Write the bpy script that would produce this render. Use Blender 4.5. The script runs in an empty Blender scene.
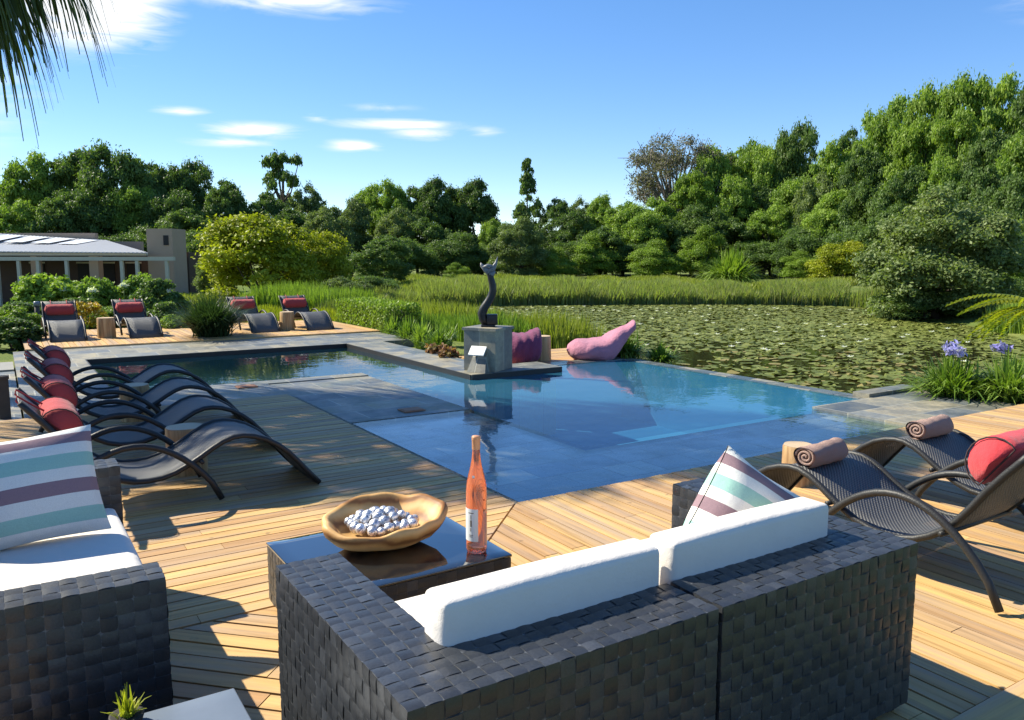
import bpy, math, random
import numpy as np
from mathutils import Vector, Matrix, Euler

C = bpy.context.scene.collection
PI = math.pi
TH = math.radians(32.5); CT, ST = math.cos(TH), math.sin(TH)
PITCH = math.radians(7.44); CAM = (-2.752, -4.282, 1.6); FPX = 804.0

# ------------------------------------------------------------------ camera, world, sun, exposure
sc = bpy.context.scene
cd = bpy.data.cameras.new('camera'); cam = bpy.data.objects.new('camera', cd); C.objects.link(cam)
cam.location = CAM; cam.rotation_euler = (PI/2 - PITCH, 0, -TH)
cd.sensor_width = 36; cd.lens = 36*FPX/1024; cd.clip_start = 0.05; cd.clip_end = 5000
sc.camera = cam
SUN_AZ = Vector((-0.59, 0.807, 0)).normalized(); SUN_EL = math.radians(41)
w = bpy.data.worlds.new('World'); sc.world = w; w.use_nodes = True
nt = w.node_tree; nt.nodes.clear()
def N(t, ty, **k):
    n = t.nodes.new(ty)
    for a, b in k.items(): setattr(n, a, b)
    return n
def math_(t, op, a, b=None, c=None, clamp=False):
    n = N(t, 'ShaderNodeMath', operation=op); n.use_clamp = clamp
    for i, v in enumerate((a, b, c)):
        if v is None: continue
        if isinstance(v, (int, float)): n.inputs[i].default_value = v
        else: t.links.new(v, n.inputs[i])
    return n.outputs[0]
sky = N(nt, 'ShaderNodeTexSky', sky_type='NISHITA'); sky.sun_disc = False
sky.sun_elevation = SUN_EL; sky.sun_rotation = math.atan2(SUN_AZ.x, SUN_AZ.y)
sky.air_density = 0.75; sky.dust_density = 0.02; sky.ozone_density = 2.6; sky.altitude = 0
bg = N(nt, 'ShaderNodeBackground'); bg.inputs[1].default_value = 0.15
out = N(nt, 'ShaderNodeOutputWorld')
tc = N(nt, 'ShaderNodeTexCoord'); sep = N(nt, 'ShaderNodeSeparateXYZ'); nt.links.new(tc.outputs['Generated'], sep.inputs[0])
az = math_(nt, 'ARCTAN2', sep.outputs[0], sep.outputs[1]); el = math_(nt, 'ARCSINE', sep.outputs[2])
def dirof(px, y):
    dx = (px-512)/FPX; dy = -(y-360)/FPX
    X, Y, Z = dx, math.cos(PITCH)+dy*math.sin(PITCH), -math.sin(PITCH)+dy*math.cos(PITCH)
    v = Vector((X*CT+Y*ST, -X*ST+Y*CT, Z)).normalized()
    return math.atan2(v.x, v.y), math.asin(v.z)
comb = N(nt, 'ShaderNodeCombineXYZ'); nt.links.new(az, comb.inputs[0]); nt.links.new(math_(nt, 'MULTIPLY', el, 6.5), comb.inputs[1])
nz = N(nt, 'ShaderNodeTexNoise'); nz.inputs['Scale'].default_value = 11; nz.inputs['Detail'].default_value = 9; nz.inputs['Roughness'].default_value = .6; nz.inputs['Distortion'].default_value = .6
nt.links.new(comb.outputs[0], nz.inputs['Vector'])
cl = None
for px, y, wx, wy, k in ((85, -15, 88, 72, 1.5), (290, 2, 120, 16, .8), (255, 130, 60, 11, 1.0), (230, 142, 50, 8, .7), (182, 111, 34, 6, .7), (400, 124, 80, 9, .95), (420, 133, 42, 10, .8), (352, 146, 38, 9, .95), (485, 131, 24, 7, .6), (385, 108, 45, 6, .45), (317, 118, 16, 6, .45), (-250, 60, 200, 90, 1.3), (1300, -60, 200, 60, 1.0)):
    a0, e0 = dirof(px, y)
    da = math_(nt, 'DIVIDE', math_(nt, 'SUBTRACT', az, a0), wx/FPX)
    de = math_(nt, 'DIVIDE', math_(nt, 'SUBTRACT', el, e0), wy/FPX*.93)
    d2 = math_(nt, 'ADD', math_(nt, 'MULTIPLY', da, da), math_(nt, 'MULTIPLY', de, de))
    m = math_(nt, 'MULTIPLY', math_(nt, 'SUBTRACT', 1.0, math_(nt, 'SQRT', d2), clamp=True), k)
    cl = m if cl is None else math_(nt, 'MAXIMUM', cl, m)
cm = math_(nt, 'MULTIPLY', math_(nt, 'ADD', cl, math_(nt, 'MULTIPLY', math_(nt, 'SUBTRACT', nz.outputs[0], .5), 2.2)), math_(nt, 'MULTIPLY', cl, 2.2), clamp=True)
mx = N(nt, 'ShaderNodeMixRGB'); nt.links.new(cm, mx.inputs[0])
hs = N(nt, 'ShaderNodeHueSaturation'); hs.inputs['Saturation'].default_value = 1.42; hs.inputs['Hue'].default_value = .508; gm = N(nt, 'ShaderNodeGamma'); gm.inputs[1].default_value = .74; nt.links.new(sky.outputs[0], gm.inputs[0]); nt.links.new(gm.outputs[0], hs.inputs['Color'])
nt.links.new(hs.outputs[0], mx.inputs[1]); mx.inputs[2].default_value = (3.6, 3.7, 3.8, 1)
nt.links.new(mx.outputs[0], bg.inputs[0]); nt.links.new(bg.outputs[0], out.inputs[0])
sd = bpy.data.lights.new('sun', 'SUN'); sd.energy = 4.6; sd.angle = math.radians(.55); sd.color = (1, .935, .77)
so = bpy.data.objects.new('sun', sd); C.objects.link(so)
so.rotation_euler = (-(SUN_AZ*math.cos(SUN_EL) + Vector((0, 0, math.sin(SUN_EL))))).to_track_quat('-Z', 'Y').to_euler()
so.location = (0, 0, 30)
sc.view_settings.view_transform = 'Standard'; sc.view_settings.look = 'None'
sc.view_settings.exposure = 1.08; sc.view_settings.gamma = 1
sc.render.resolution_x = 1024; sc.render.resolution_y = 720

# ------------------------------------------------------------------ helpers
def F(px, D, z=0.0):
    """ground position seen in column px at distance D"""
    X = (px-512)/FPX*D
    return Vector((CAM[0]+X*CT+D*ST, CAM[1]-X*ST+D*CT, z))
def ztop(y, D): return CAM[2] + D*math.tan(math.atan((360-y)/FPX)-PITCH)
def smooth(t): t = np.clip(t, 0, 1); return t*t*(3-2*t)

class MB:
    def __init__(s): s.v = []; s.f = []; s.sm = []; s.uv = {}; s.fc = {}
    def add(s, vs, fs, sm=False, uvs=None, tone=None):
        o = len(s.v); s.v += [tuple(v) for v in vs]
        for k, f in enumerate(fs):
            if tone is not None: s.fc[len(s.f)] = tone
            if uvs is not None: s.uv[len(s.f)] = [uvs[i] for i in f]
            s.f.append([i+o for i in f]); s.sm.append(sm)
        return s
    def box(s, x0, x1, y0, y1, z0, z1, tone=None):
        v = [(x, y, z) for z in (z0, z1) for y in (y0, y1) for x in (x0, x1)]
        return s.add(v, [(0, 2, 3, 1), (4, 5, 7, 6), (0, 1, 5, 4), (2, 6, 7, 3), (0, 4, 6, 2), (1, 3, 7, 5)], tone=tone)
    def rbox(s, x0, x1, y0, y1, z0, z1, r=.03, puff=0.0, seg=8):
        """soft rounded cushion block"""
        cx, cy, cz = (x0+x1)/2, (y0+y1)/2, (z0+z1)/2; hx, hy, hz = (x1-x0)/2, (y1-y0)/2, (z1-z0)/2
        def axis(h):
            n = max(2, int(h*2/.06)); a = [-h, -h+r*.3, -h+r] + [(-h+r)+(2*(h-r))*i/n for i in range(1, n)] + [h-r, h-r*.3, h]
            return a
        faces = [(0, 1, 2, 1), (0, 1, 2, -1), (1, 2, 0, 1), (1, 2, 0, -1), (2, 0, 1, 1), (2, 0, 1, -1)]
        H = (hx, hy, hz)
        for u, v_, w_, sg in faces:
            au, av = axis(H[u]), axis(H[v_]); vs = []; fs = []
            for i, a in enumerate(au):
                for j, b in enumerate(av):
                    p = [0, 0, 0]; p[u] = a; p[v_] = b; p[w_] = sg*H[w_]
                    q = [max(-H[k]+r, min(H[k]-r, p[k])) for k in range(3)]
                    d = Vector([p[k]-q[k] for k in range(3)])
                    if d.length > 1e-9: d = d.normalized()*r
                    e = Vector(q)+d
                    pf = puff*(1-(a/H[u])**2)*(1-(b/H[v_])**2)
                    e[w_] += sg*pf
                    vs.append((cx+e.x, cy+e.y, cz+e.z))
            n = len(av)
            for i in range(len(au)-1):
                for j in range(n-1):
                    f = (i*n+j, (i+1)*n+j, (i+1)*n+j+1, i*n+j+1)
                    fs.append(f if sg > 0 else f[::-1])
            s.add(vs, fs, True)
        return s
    def tube(s, pts, r, n=8, caps=True):
        pts = [Vector(p) for p in pts]; R = r if isinstance(r, (list, tuple)) else [r]*len(pts)
        up = Vector((0, 0, 1)); vs = []; fs = []
        t0 = (pts[1]-pts[0]).normalized(); a = t0.orthogonal().normalized()
        for i, p in enumerate(pts):
            t = (pts[min(i+1, len(pts)-1)]-pts[max(i-1, 0)]).normalized()
            a = (a-t*a.dot(t)); a = a.normalized() if a.length > 1e-6 else t.orthogonal().normalized()
            b = t.cross(a)
            for k in range(n):
                th = 2*PI*k/n; vs.append(p+(a*math.cos(th)+b*math.sin(th))*R[i])
        for i in range(len(pts)-1):
            for k in range(n):
                fs.append((i*n+k, i*n+(k+1) % n, (i+1)*n+(k+1) % n, (i+1)*n+k))
        if caps: fs += [tuple(range(n))[::-1], tuple((len(pts)-1)*n+k for k in range(n))]
        return s.add(vs, fs, True)
    def lathe(s, prof, n=32, c=(0, 0, 0), sx=1, sy=1):
        vs = []; fs = []
        for (r, z) in prof:
            for k in range(n):
                th = 2*PI*k/n; vs.append((c[0]+r*math.cos(th)*sx, c[1]+r*math.sin(th)*sy, c[2]+z))
        for i in range(len(prof)-1):
            for k in range(n): fs.append((i*n+k, i*n+(k+1) % n, (i+1)*n+(k+1) % n, (i+1)*n+k))
        return s.add(vs, fs, True)
    def prism(s, poly, z0, z1, tone=None):
        n = len(poly); vs = [(p[0], p[1], z0) for p in poly]+[(p[0], p[1], z1) for p in poly]
        fs = [tuple(range(n))[::-1], tuple(range(n, 2*n))]+[(i, (i+1) % n, n+(i+1) % n, n+i) for i in range(n)]
        return s.add(vs, fs, tone=tone)
    def build(s, name, mat, parent=None, loc=None, rz=0):
        me = bpy.data.meshes.new(name); me.from_pydata(s.v, [], s.f)
        me.polygons.foreach_set('use_smooth', s.sm)
        if s.fc:
            at = me.attributes.new('tone', 'FLOAT', 'FACE')
            at.data.foreach_set('value', [s.fc.get(i, .5) for i in range(len(s.f))])
        if s.uv:
            ul = me.uv_layers.new(name='UVMap')
            for p in me.polygons:
                if p.index in s.uv:
                    for k, li in enumerate(p.loop_indices): ul.data[li].uv = s.uv[p.index][k]
        me.materials.append(mat); me.update()
        o = bpy.data.objects.new(name, me); C.objects.link(o)
        if parent: o.parent = parent
        if loc is not None: o.location = loc
        if rz: o.rotation_euler.z = rz
        return o

def npmesh(name, V, Fq, mat, parent=None, tone=None, smoothf=False):
    """V (n,3), Fq (m,k) numpy"""
    me = bpy.data.meshes.new(name); V = np.asarray(V, np.float32); Fq = np.asarray(Fq, np.int32)
    me.vertices.add(len(V)); me.vertices.foreach_set('co', V.ravel())
    m, k = Fq.shape
    me.loops.add(m*k); me.loops.foreach_set('vertex_index', Fq.ravel())
    me.polygons.add(m); me.polygons.foreach_set('loop_start', np.arange(0, m*k, k, dtype=np.int32))
    me.polygons.foreach_set('use_smooth', np.full(m, smoothf))
    if tone is not None:
        at = me.attributes.new('tone', 'FLOAT', 'FACE'); at.data.foreach_set('value', np.asarray(tone, np.float32))
    me.update(calc_edges=True); me.validate(); me.materials.append(mat)
    o = bpy.data.objects.new(name, me); C.objects.link(o)
    if parent: o.parent = parent
    return o

def empty(name, loc=(0, 0, 0), rz=0):
    o = bpy.data.objects.new(name, None); C.objects.link(o); o.location = loc; o.rotation_euler = (0, 0, rz)
    o.empty_display_size = .1
    return o
def tag(o, label=None, cat=None, group=None, kind=None):
    if label: o['label'] = label
    if cat: o['category'] = cat
    if group: o['group'] = group
    if kind: o['kind'] = kind
    return o
def thing(name, label, cat, loc=(0, 0, 0), rz=0, group=None): return tag(empty(name, loc, rz), label, cat, group)
KIDS = {}
def copy_tree(o, parent=None):
    c = o.copy(); C.objects.link(c)
    if parent: c.parent = parent
    for ch in list(o.children): copy_tree(ch, c)
    return c
def dup(o, loc, rz, label, group=None, scale=None):
    c = copy_tree(o); c.location = loc; c.rotation_euler.z = rz; c['label'] = label
    if group: c['group'] = group
    if scale: c.scale = scale
    return c

# ------------------------------------------------------------------ materials
def mat(name, col=(.5, .5, .5), rough=.6, metal=0, spec=.5):
    m = bpy.data.materials.new(name); m.use_nodes = True; t = m.node_tree; b = t.nodes['Principled BSDF']
    b.inputs['Base Color'].default_value = (*col, 1); b.inputs['Roughness'].default_value = rough
    b.inputs['Metallic'].default_value = metal; b.inputs['Specular IOR Level'].default_value = spec
    return m, t, b
def noise(t, scale, detail=4, rough=.55, vec=None, coord='Object', mscale=None, dist=0):
    n = N(t, 'ShaderNodeTexNoise'); n.inputs['Scale'].default_value = scale; n.inputs['Detail'].default_value = detail
    n.inputs['Roughness'].default_value = rough; n.inputs['Distortion'].default_value = dist
    if vec is None:
        c = N(t, 'ShaderNodeTexCoord'); vec = c.outputs[coord]
    if mscale:
        mp = N(t, 'ShaderNodeMapping'); mp.inputs['Scale'].default_value = mscale; t.links.new(vec, mp.inputs[0]); vec = mp.outputs[0]
    t.links.new(vec, n.inputs['Vector']); return n.outputs['Fac']
def ramp(t, fac, stops):
    r = N(t, 'ShaderNodeValToRGB'); t.links.new(fac, r.inputs[0]); e = r.color_ramp.elements
    while len(e) > 1: e.remove(e[-1])
    e[0].position = stops[0][0]; e[0].color = (*stops[0][1], 1)
    for p, c in stops[1:]:
        x = e.new(p); x.color = (*c, 1)
    return r.outputs[0]
def mixc(t, fac, a, b, mode='MIX'):
    n = N(t, 'ShaderNodeMixRGB', blend_type=mode)
    for i, v in enumerate((fac, a, b)):
        if isinstance(v, (int, float)): n.inputs[i].default_value = v
        elif isinstance(v, tuple): n.inputs[i].default_value = (*v, 1)
        else: t.links.new(v, n.inputs[i])
    return n.outputs[0]
def bump(t, b, h, strength=.3, dist=.01):
    n = N(t, 'ShaderNodeBump'); n.inputs['Strength'].default_value = strength; n.inputs['Distance'].default_value = dist
    t.links.new(h, n.inputs['Height']); t.links.new(n.outputs[0], b.inputs['Normal'])
def attr(t, name='tone'):
    a = N(t, 'ShaderNodeAttribute'); a.attribute_name = name; return a.outputs['Fac']

def wood_mat(name, along):
    m, t, b = mat(name, rough=.62, spec=.35)
    tn = attr(t)
    base = ramp(t, tn, [(0, (.42, .24, .105)), (.25, (.52, .315, .125)), (.5, (.62, .395, .15)), (.75, (.54, .33, .125)), (1, (.46, .295, .15))])
    ms = {'x': (1.2, 26, 26), 'y': (26, 1.2, 26), 'd': (1, 1, 1)}[along]
    if along == 'd':
        c = N(t, 'ShaderNodeTexCoord'); mp = N(t, 'ShaderNodeMapping', vector_type='POINT'); mp.inputs['Rotation'].default_value = (0, 0, math.radians(45)); t.links.new(c.outputs['Object'], mp.inputs[0])
        g = noise(t, 1, 6, .65, vec=mp.outputs[0], mscale=(1.2, 26, 26), dist=.6); wv = noise(t, 1, 3, .6, vec=mp.outputs[0], mscale=(.7, 7, 7))
    else:
        g = noise(t, 1, 6, .65, mscale=ms, dist=.6); wv = noise(t, 1, 3, .6, mscale=tuple(v*.3 for v in ms))
    col = mixc(t, .75, base, ramp(t, g, [(.3, (.42, .37, .33)), (.48, (.92, .92, .92)), (.7, (1.22, 1.2, 1.15))]), 'MULTIPLY')
    grey = ramp(t, wv, [(.46, (0, 0, 0)), (.68, (1, 1, 1))])
    col = mixc(t, math_(t, 'MULTIPLY', grey, .6), col, (.34, .27, .22))
    # long streaks of black weathering and knots
    k = noise(t, 9, 2, .5); kn = ramp(t, k, [(.70, (0, 0, 0)), (.76, (1, 1, 1))])
    col = mixc(t, math_(t, 'MULTIPLY', kn, .55), col, (.12, .08, .05))
    t.links.new(col, b.inputs['Base Color']); bump(t, b, g, .35, .004)
    return m
M_deckx = wood_mat('deck wood x', 'x'); M_decky = wood_mat('deck wood y', 'y'); M_deckd = wood_mat('deck wood diagonal', 'd')

def slate_mat(name, tile=(.62, .42), rough=(.25, .6), wet=False):
    m, t, b = mat(name, spec=.5)
    c = N(t, 'ShaderNodeTexCoord')
    br = N(t, 'ShaderNodeTexBrick'); br.offset = .37; br.inputs['Scale'].default_value = 1; br.inputs['Brick Width'].default_value = tile[0]; br.inputs['Row Height'].default_value = tile[1]
    br.inputs['Mortar Size'].default_value = .010; br.inputs['Mortar Smooth'].default_value = .3
    br.inputs['Color1'].default_value = (0, 0, 0, 1); br.inputs['Color2'].default_value = (1, 1, 1, 1); br.inputs['Mortar'].default_value = (.5, .5, .5, 1)
    t.links.new(c.outputs['Object'], br.inputs['Vector'])
    tile_c = ramp(t, br.outputs['Color'], [(0, (.07, .085, .10)), (.2, (.20, .185, .14)), (.4, (.11, .13, .135)), (.6, (.27, .24, .17)), (.8, (.10, .115, .13)), (1, (.20, .205, .19))])
    if wet: tile_c = ramp(t, br.outputs['Color'], [(0, (.03, .05, .08)), (.25, (.20, .20, .17)), (.45, (.07, .10, .13)), (.65, (.36, .32, .24)), (.85, (.08, .11, .15)), (1, (.22, .25, .26))])
    n1 = noise(t, 3.5, 8, .65); n2 = noise(t, 22, 6, .6)
    col = mixc(t, .8, tile_c, ramp(t, n1, [(.3, (.5, .52, .58)), (.5, (1, 1, 1)), (.72, (1.6, 1.45, 1.15))]), 'MULTIPLY')
    col = mixc(t, .5, col, ramp(t, n2, [(.3, (.6, .6, .62)), (.7, (1.35, 1.35, 1.3))]), 'MULTIPLY')
    mort = (.30, .29, .24) if not wet else (.03, .035, .035)
    if wet: col = mixc(t, 1.0, col, (.85, .85, .85), 'MULTIPLY')
    col = mixc(t, math_(t, 'MULTIPLY', br.outputs['Fac'], .8), col, mort)
    t.links.new(col, b.inputs['Base Color'])
    r = N(t, 'ShaderNodeMapRange'); t.links.new(n1, r.inputs[0]); r.inputs[1].default_value = .35; r.inputs[2].default_value = .65; r.inputs[3].default_value = rough[0]; r.inputs[4].default_value = rough[1]
    t.links.new(r.outputs[0], b.inputs['Roughness'])
    h = math_(t, 'SUBTRACT', math_(t, 'ADD', n1, math_(t, 'MULTIPLY', n2, .4)), br.outputs['Fac'])
    bump(t, b, h, .4 if not wet else .12, .008)
    return m
M_slate = slate_mat('slate paving', rough=(.38, .65)); M_slatewet = slate_mat('wet slate', (.42, .34), rough=(.12, .34), wet=True)
M_plinth = slate_mat('slate cladding', (.3, .3), rough=(.45, .7))

# woven flat rattan
def rattan():
    m, t, b = mat('woven rattan', (.05, .05, .055), .4, spec=.6)
    tn = attr(t); col = ramp(t, tn, [(0, (.017, .018, .021)), (.5, (.030, .032, .036)), (.9, (.050, .054, .062)), (1, (.09, .095, .105))])  # last stop: pale seam colour painting sky light on strap edges
    g = noise(t, 160, 3, .6); g2 = noise(t, 5, 3)
    col = mixc(t, .5, col, ramp(t, g, [(.3, (.6, .6, .6)), (.7, (1.5, 1.5, 1.5))]), 'MULTIPLY')
    t.links.new(col, b.inputs['Base Color']); bump(t, b, g, .25, .002)
    t.links.new(math_(t, 'MULTIPLY_ADD', g2, .22, .28), b.inputs['Roughness'])
    return m
M_rattan = rattan()
M_black, _, _ = mat('dark underframe', (.012, .012, .013), .6)
# fine weave of the loungers, slightly see-through
def weave():
    m, t, b = mat('fine resin weave', (.10, .105, .12), .5, spec=.5)
    uv = N(t, 'ShaderNodeUVMap'); sp = N(t, 'ShaderNodeSeparateXYZ'); t.links.new(uv.outputs[0], sp.inputs[0])
    k = 2*PI/.024
    su = math_(t, 'SINE', math_(t, 'MULTIPLY', sp.outputs[0], k)); sv = math_(t, 'SINE', math_(t, 'MULTIPLY', sp.outputs[1], k))
    pr = math_(t, 'MULTIPLY', su, sv)
    bump(t, b, pr, .7, .004)
    hole = math_(t, 'GREATER_THAN', math_(t, 'ABSOLUTE', pr), .86)
    col = mixc(t, math_(t, 'MULTIPLY_ADD', pr, .5, .5, clamp=True), (.045, .045, .045), (.14, .14, .14)); t.links.new(col, b.inputs['Base Color'])
    tr = N(t, 'ShaderNodeBsdfTransparent'); mxs = N(t, 'ShaderNodeMixShader'); t.links.new(hole, mxs.inputs[0])
    t.links.new(b.outputs[0], mxs.inputs[1]); t.links.new(tr.outputs[0], mxs.inputs[2]); t.links.new(mxs.outputs[0], t.nodes['Material Output'].inputs[0])
    return m
M_weave = weave()
def railm():
    m, t, b = mat('rail resin', (.020, .020, .020), .5, spec=.4); g = noise(t, 120, 2); bump(t, b, g, .5, .003); return m
M_rail = railm()
def fabric(name, c1, c2=None, rough=.85, sc_=260, b_=.25, wr=.5):
    m, t, b = mat(name, c1, rough, spec=.2); b.inputs['Sheen Weight'].default_value = .15
    n = noise(t, 7, 4, .6); g = noise(t, sc_, 2)
    col = mixc(t, n, c1, c2 or tuple(v*.85 for v in c1)); t.links.new(col, b.inputs['Base Color'])
    h = math_(t, 'ADD', math_(t, 'MULTIPLY', n, wr*3), math_(t, 'MULTIPLY', g, .3)); bump(t, b, h, b_, .012)
    return m
M_white = fabric('white cushion cloth', (.70, .65, .59), (.64, .59, .54), wr=.9, b_=.28)
M_red = fabric('red bolster cloth', (.46, .06, .055), (.36, .045, .045), wr=1.2, b_=.45)
M_redR = fabric('coral red bolster cloth', (.55, .055, .065), (.45, .04, .05), wr=1.2, b_=.45)
M_pink = fabric('pink beanbag cloth', (.46, .20, .26), (.38, .15, .21), wr=1.6, b_=.6)
M_burg = fabric('burgundy beanbag cloth', (.21, .05, .11), (.15, .035, .08), wr=1.4, b_=.5)
M_piping = fabric('dark piping', (.05, .03, .03))
def towelm():
    m, t, b = mat('mauve towelling', (.40, .28, .27), .95, spec=.05); n = noise(t, 190, 4, .8); n2 = noise(t, 18, 3)
    t.links.new(mixc(t, n, (.30, .19, .15), (.54, .38, .32)), b.inputs['Base Color']); bump(t, b, math_(t, 'ADD', n, n2), .8, .012); return m
M_towel = towelm()
def stripes():
    m, t, b = mat('striped cloth', rough=.85, spec=.2)
    uv = N(t, 'ShaderNodeUVMap'); sp = N(t, 'ShaderNodeSeparateXYZ'); t.links.new(uv.outputs[0], sp.inputs[0])
    wv = noise(t, 4, 2); y = math_(t, 'ADD', sp.outputs[1], math_(t, 'MULTIPLY', math_(t, 'SUBTRACT', wv, .5), .02))
    W_, G_, P_ = (.72, .70, .64), (.30, .50, .43), (.26, .17, .19)
    r = N(t, 'ShaderNodeValToRGB'); r.color_ramp.interpolation = 'CONSTANT'; t.links.new(y, r.inputs[0]); e = r.color_ramp.elements
    seq = [(0, W_), (.10, G_), (.23, W_), (.36, P_), (.49, W_), (.60, G_), (.73, W_), (.83, P_), (.93, W_)]
    e[0].position = 0; e[0].color = (*W_, 1); e[1].position = seq[1][0]; e[1].color = (*seq[1][1], 1)
    for p, c in seq[2:]:
        x = e.new(p); x.color = (*c, 1)
    g = noise(t, 300, 2); n = noise(t, 9, 3)
    t.links.new(mixc(t, .3, r.outputs[0], ramp(t, g, [(.3, (.7, .7, .7)), (.7, (1.2, 1.2, 1.2))]), 'MULTIPLY'), b.inputs['Base Color'])
    bump(t, b, math_(t, 'ADD', math_(t, 'MULTIPLY', n, 2), math_(t, 'MULTIPLY', g, .4)), .35, .012)
    return m
M_stripe = stripes()
def logm():
    m, t, b = mat('log stool wood', rough=.6, spec=.3)
    g = noise(t, 1, 5, .6, mscale=(16, 16, 1.5), dist=.8)
    t.links.new(ramp(t, g, [(.3, (.24, .13, .06)), (.5, (.42, .26, .12)), (.7, (.55, .37, .19))]), b.inputs['Base Color']); bump(t, b, g, .5, .01); return m
M_log = logm()
def logtop():
    m, t, b = mat('log end grain', rough=.6, spec=.3)
    c = N(t, 'ShaderNodeTexCoord'); wv = N(t, 'ShaderNodeTexWave', wave_type='RINGS', rings_direction='Z'); wv.inputs['Scale'].default_value = 22; wv.inputs['Distortion'].default_value = 2.5; wv.inputs['Detail'].default_value = 3
    t.links.new(c.outputs['Object'], wv.inputs[0]); t.links.new(ramp(t, wv.outputs['Fac'], [(0, (.42, .29, .17)), (1, (.60, .46, .30))]), b.inputs['Base Color']); return m
M_logtop = logtop()
def bowlm():
    m, t, b = mat('olive wood', rough=.55, spec=.35)
    c = N(t, 'ShaderNodeTexCoord'); n = noise(t, 5, 3); wv = N(t, 'ShaderNodeTexWave'); wv.inputs['Scale'].default_value = 4; wv.inputs['Distortion'].default_value = 5; wv.inputs['Detail'].default_value = 5; wv.inputs['Detail Scale'].default_value = .9; wv.bands_direction = 'Z'
    t.links.new(c.outputs['Object'], wv.inputs[0])
    t.links.new(ramp(t, wv.outputs['Fac'], [(0, (.24, .10, .03)), (.25, (.48, .24, .075)), (.6, (.60, .33, .11)), (1, (.68, .42, .17))]), b.inputs['Base Color'])
    bump(t, b, math_(t, 'ADD', n, math_(t, 'MULTIPLY', wv.outputs['Fac'], .3)), .3, .02); return m
M_bowl = bowlm()
def pebm():
    m, t, b = mat('marbled ball', rough=.3, metal=.65, spec=.6); n = noise(t, 55, 6, .7, dist=1.5)
    t.links.new(ramp(t, n, [(.36, (.10, .11, .13)), (.47, (.55, .55, .57)), (.55, (.88, .88, .88))]), b.inputs['Base Color']); bump(t, b, n, .5, .006); return m
M_ball = pebm()
def stone(name, c1, c2, s=6, rough=.7, b_=.3):
    m, t, b = mat(name, rough=rough, spec=.4); n = noise(t, s, 7, .65); t.links.new(mixc(t, n, c1, c2), b.inputs['Base Color']); bump(t, b, n, b_, .01); return m
M_dirt = stone('garden soil', (.05, .035, .02), (.11, .085, .05), 3)
M_pave = stone('grey paving stone', (.16, .16, .15), (.30, .29, .26), 4)
M_pebble = stone('gutter pebbles', (.10, .09, .07), (.42, .36, .26), 30)
M_bronze = stone('dark serpentine sculpture stone', (.006, .006, .006), (.022, .022, .024), 20, .4, .2)
M_silver = stone('grey worn sculpture head', (.04, .04, .042), (.30, .31, .32), 30, .4, .6)
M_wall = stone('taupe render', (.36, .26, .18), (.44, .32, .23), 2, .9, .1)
M_beam = stone('pale painted beam', (.42, .39, .29), (.55, .52, .42), 5, .7, .1)
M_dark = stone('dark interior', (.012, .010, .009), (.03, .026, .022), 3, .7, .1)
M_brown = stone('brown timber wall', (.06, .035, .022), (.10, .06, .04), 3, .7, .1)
M_grayslab = stone('smooth grey slab', (.13, .16, .20), (.17, .20, .25), 12, .35, .05)
M_post = stone('weathered dark post', (.04, .035, .03), (.10, .085, .07), 9, .8)
M_lid = stone('terracotta lid', (.30, .13, .07), (.42, .20, .11), 9, .7)
def roofm():
    m, t, b = mat('corrugated roof sheet', (.42, .42, .42), .38, spec=.5)
    c = N(t, 'ShaderNodeTexCoord'); sp = N(t, 'ShaderNodeSeparateXYZ'); t.links.new(c.outputs['Object'], sp.inputs[0])
    s = math_(t, 'SINE', math_(t, 'MULTIPLY', sp.outputs[0], 2*PI/.2)); bump(t, b, s, .8, .04); return m
M_roof = roofm()
M_sky, _, _ = mat('roof light panel', (.78, .80, .82), .3)
M_plaque = stone('white plaque', (.66, .66, .62), (.76, .76, .72), 20, .5, .05)

def tabletop():
    m, t, b = mat('dark glass over weave', (.012, .014, .016), .04, spec=.9); b.inputs['Coat Weight'].default_value = 1; b.inputs['Coat Roughness'].default_value = .02
    return m
M_glass = tabletop()
def leafm(name, cols, hue=.5, trans=.35, rough=.5):
    m = bpy.data.materials.new(name); m.use_nodes = True; t = m.node_tree; b = t.nodes['Principled BSDF']
    tn = attr(t); oi = N(t, 'ShaderNodeObjectInfo')
    x = math_(t, 'ADD', math_(t, 'MULTIPLY', tn, .75), math_(t, 'MULTIPLY', oi.outputs['Random'], .25))
    col = ramp(t, x, [(i/(len(cols)-1), c) for i, c in enumerate(cols)])
    t.links.new(col, b.inputs['Base Color']); b.inputs['Roughness'].default_value = rough; b.inputs['Specular IOR Level'].default_value = .2
    tl = N(t, 'ShaderNodeBsdfTranslucent'); t.links.new(mixc(t, 1.0, col, (1.25, 1.4, .5), 'MULTIPLY'), tl.inputs[0])
    ms = N(t, 'ShaderNodeMixShader'); ms.inputs[0].default_value = trans
    t.links.new(b.outputs[0], ms.inputs[1]); t.links.new(tl.outputs[0], ms.inputs[2]); t.links.new(ms.outputs[0], t.nodes['Material Output'].inputs[0])
    return m
L_dark = leafm('dark evergreen leaves', [(0.054, 0.091, 0.030), (0.103, 0.165, 0.043), (0.160, 0.229, 0.064)])
L_mid = leafm('mid green leaves', [(0.107, 0.170, 0.032), (0.202, 0.301, 0.051), (0.337, 0.432, 0.079)])
L_bright = leafm('bright green leaves', [(0.104, 0.167, 0.026), (0.181, 0.271, 0.037), (0.286, 0.377, 0.067)])
L_yellow = leafm('yellow green leaves', [(0.138, 0.179, 0.015), (0.275, 0.303, 0.022), (0.413, 0.413, 0.044)])
L_grey = leafm('grey green leaves', [(0.100, 0.141, 0.047), (0.164, 0.215, 0.074), (0.238, 0.289, 0.107)])
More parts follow.
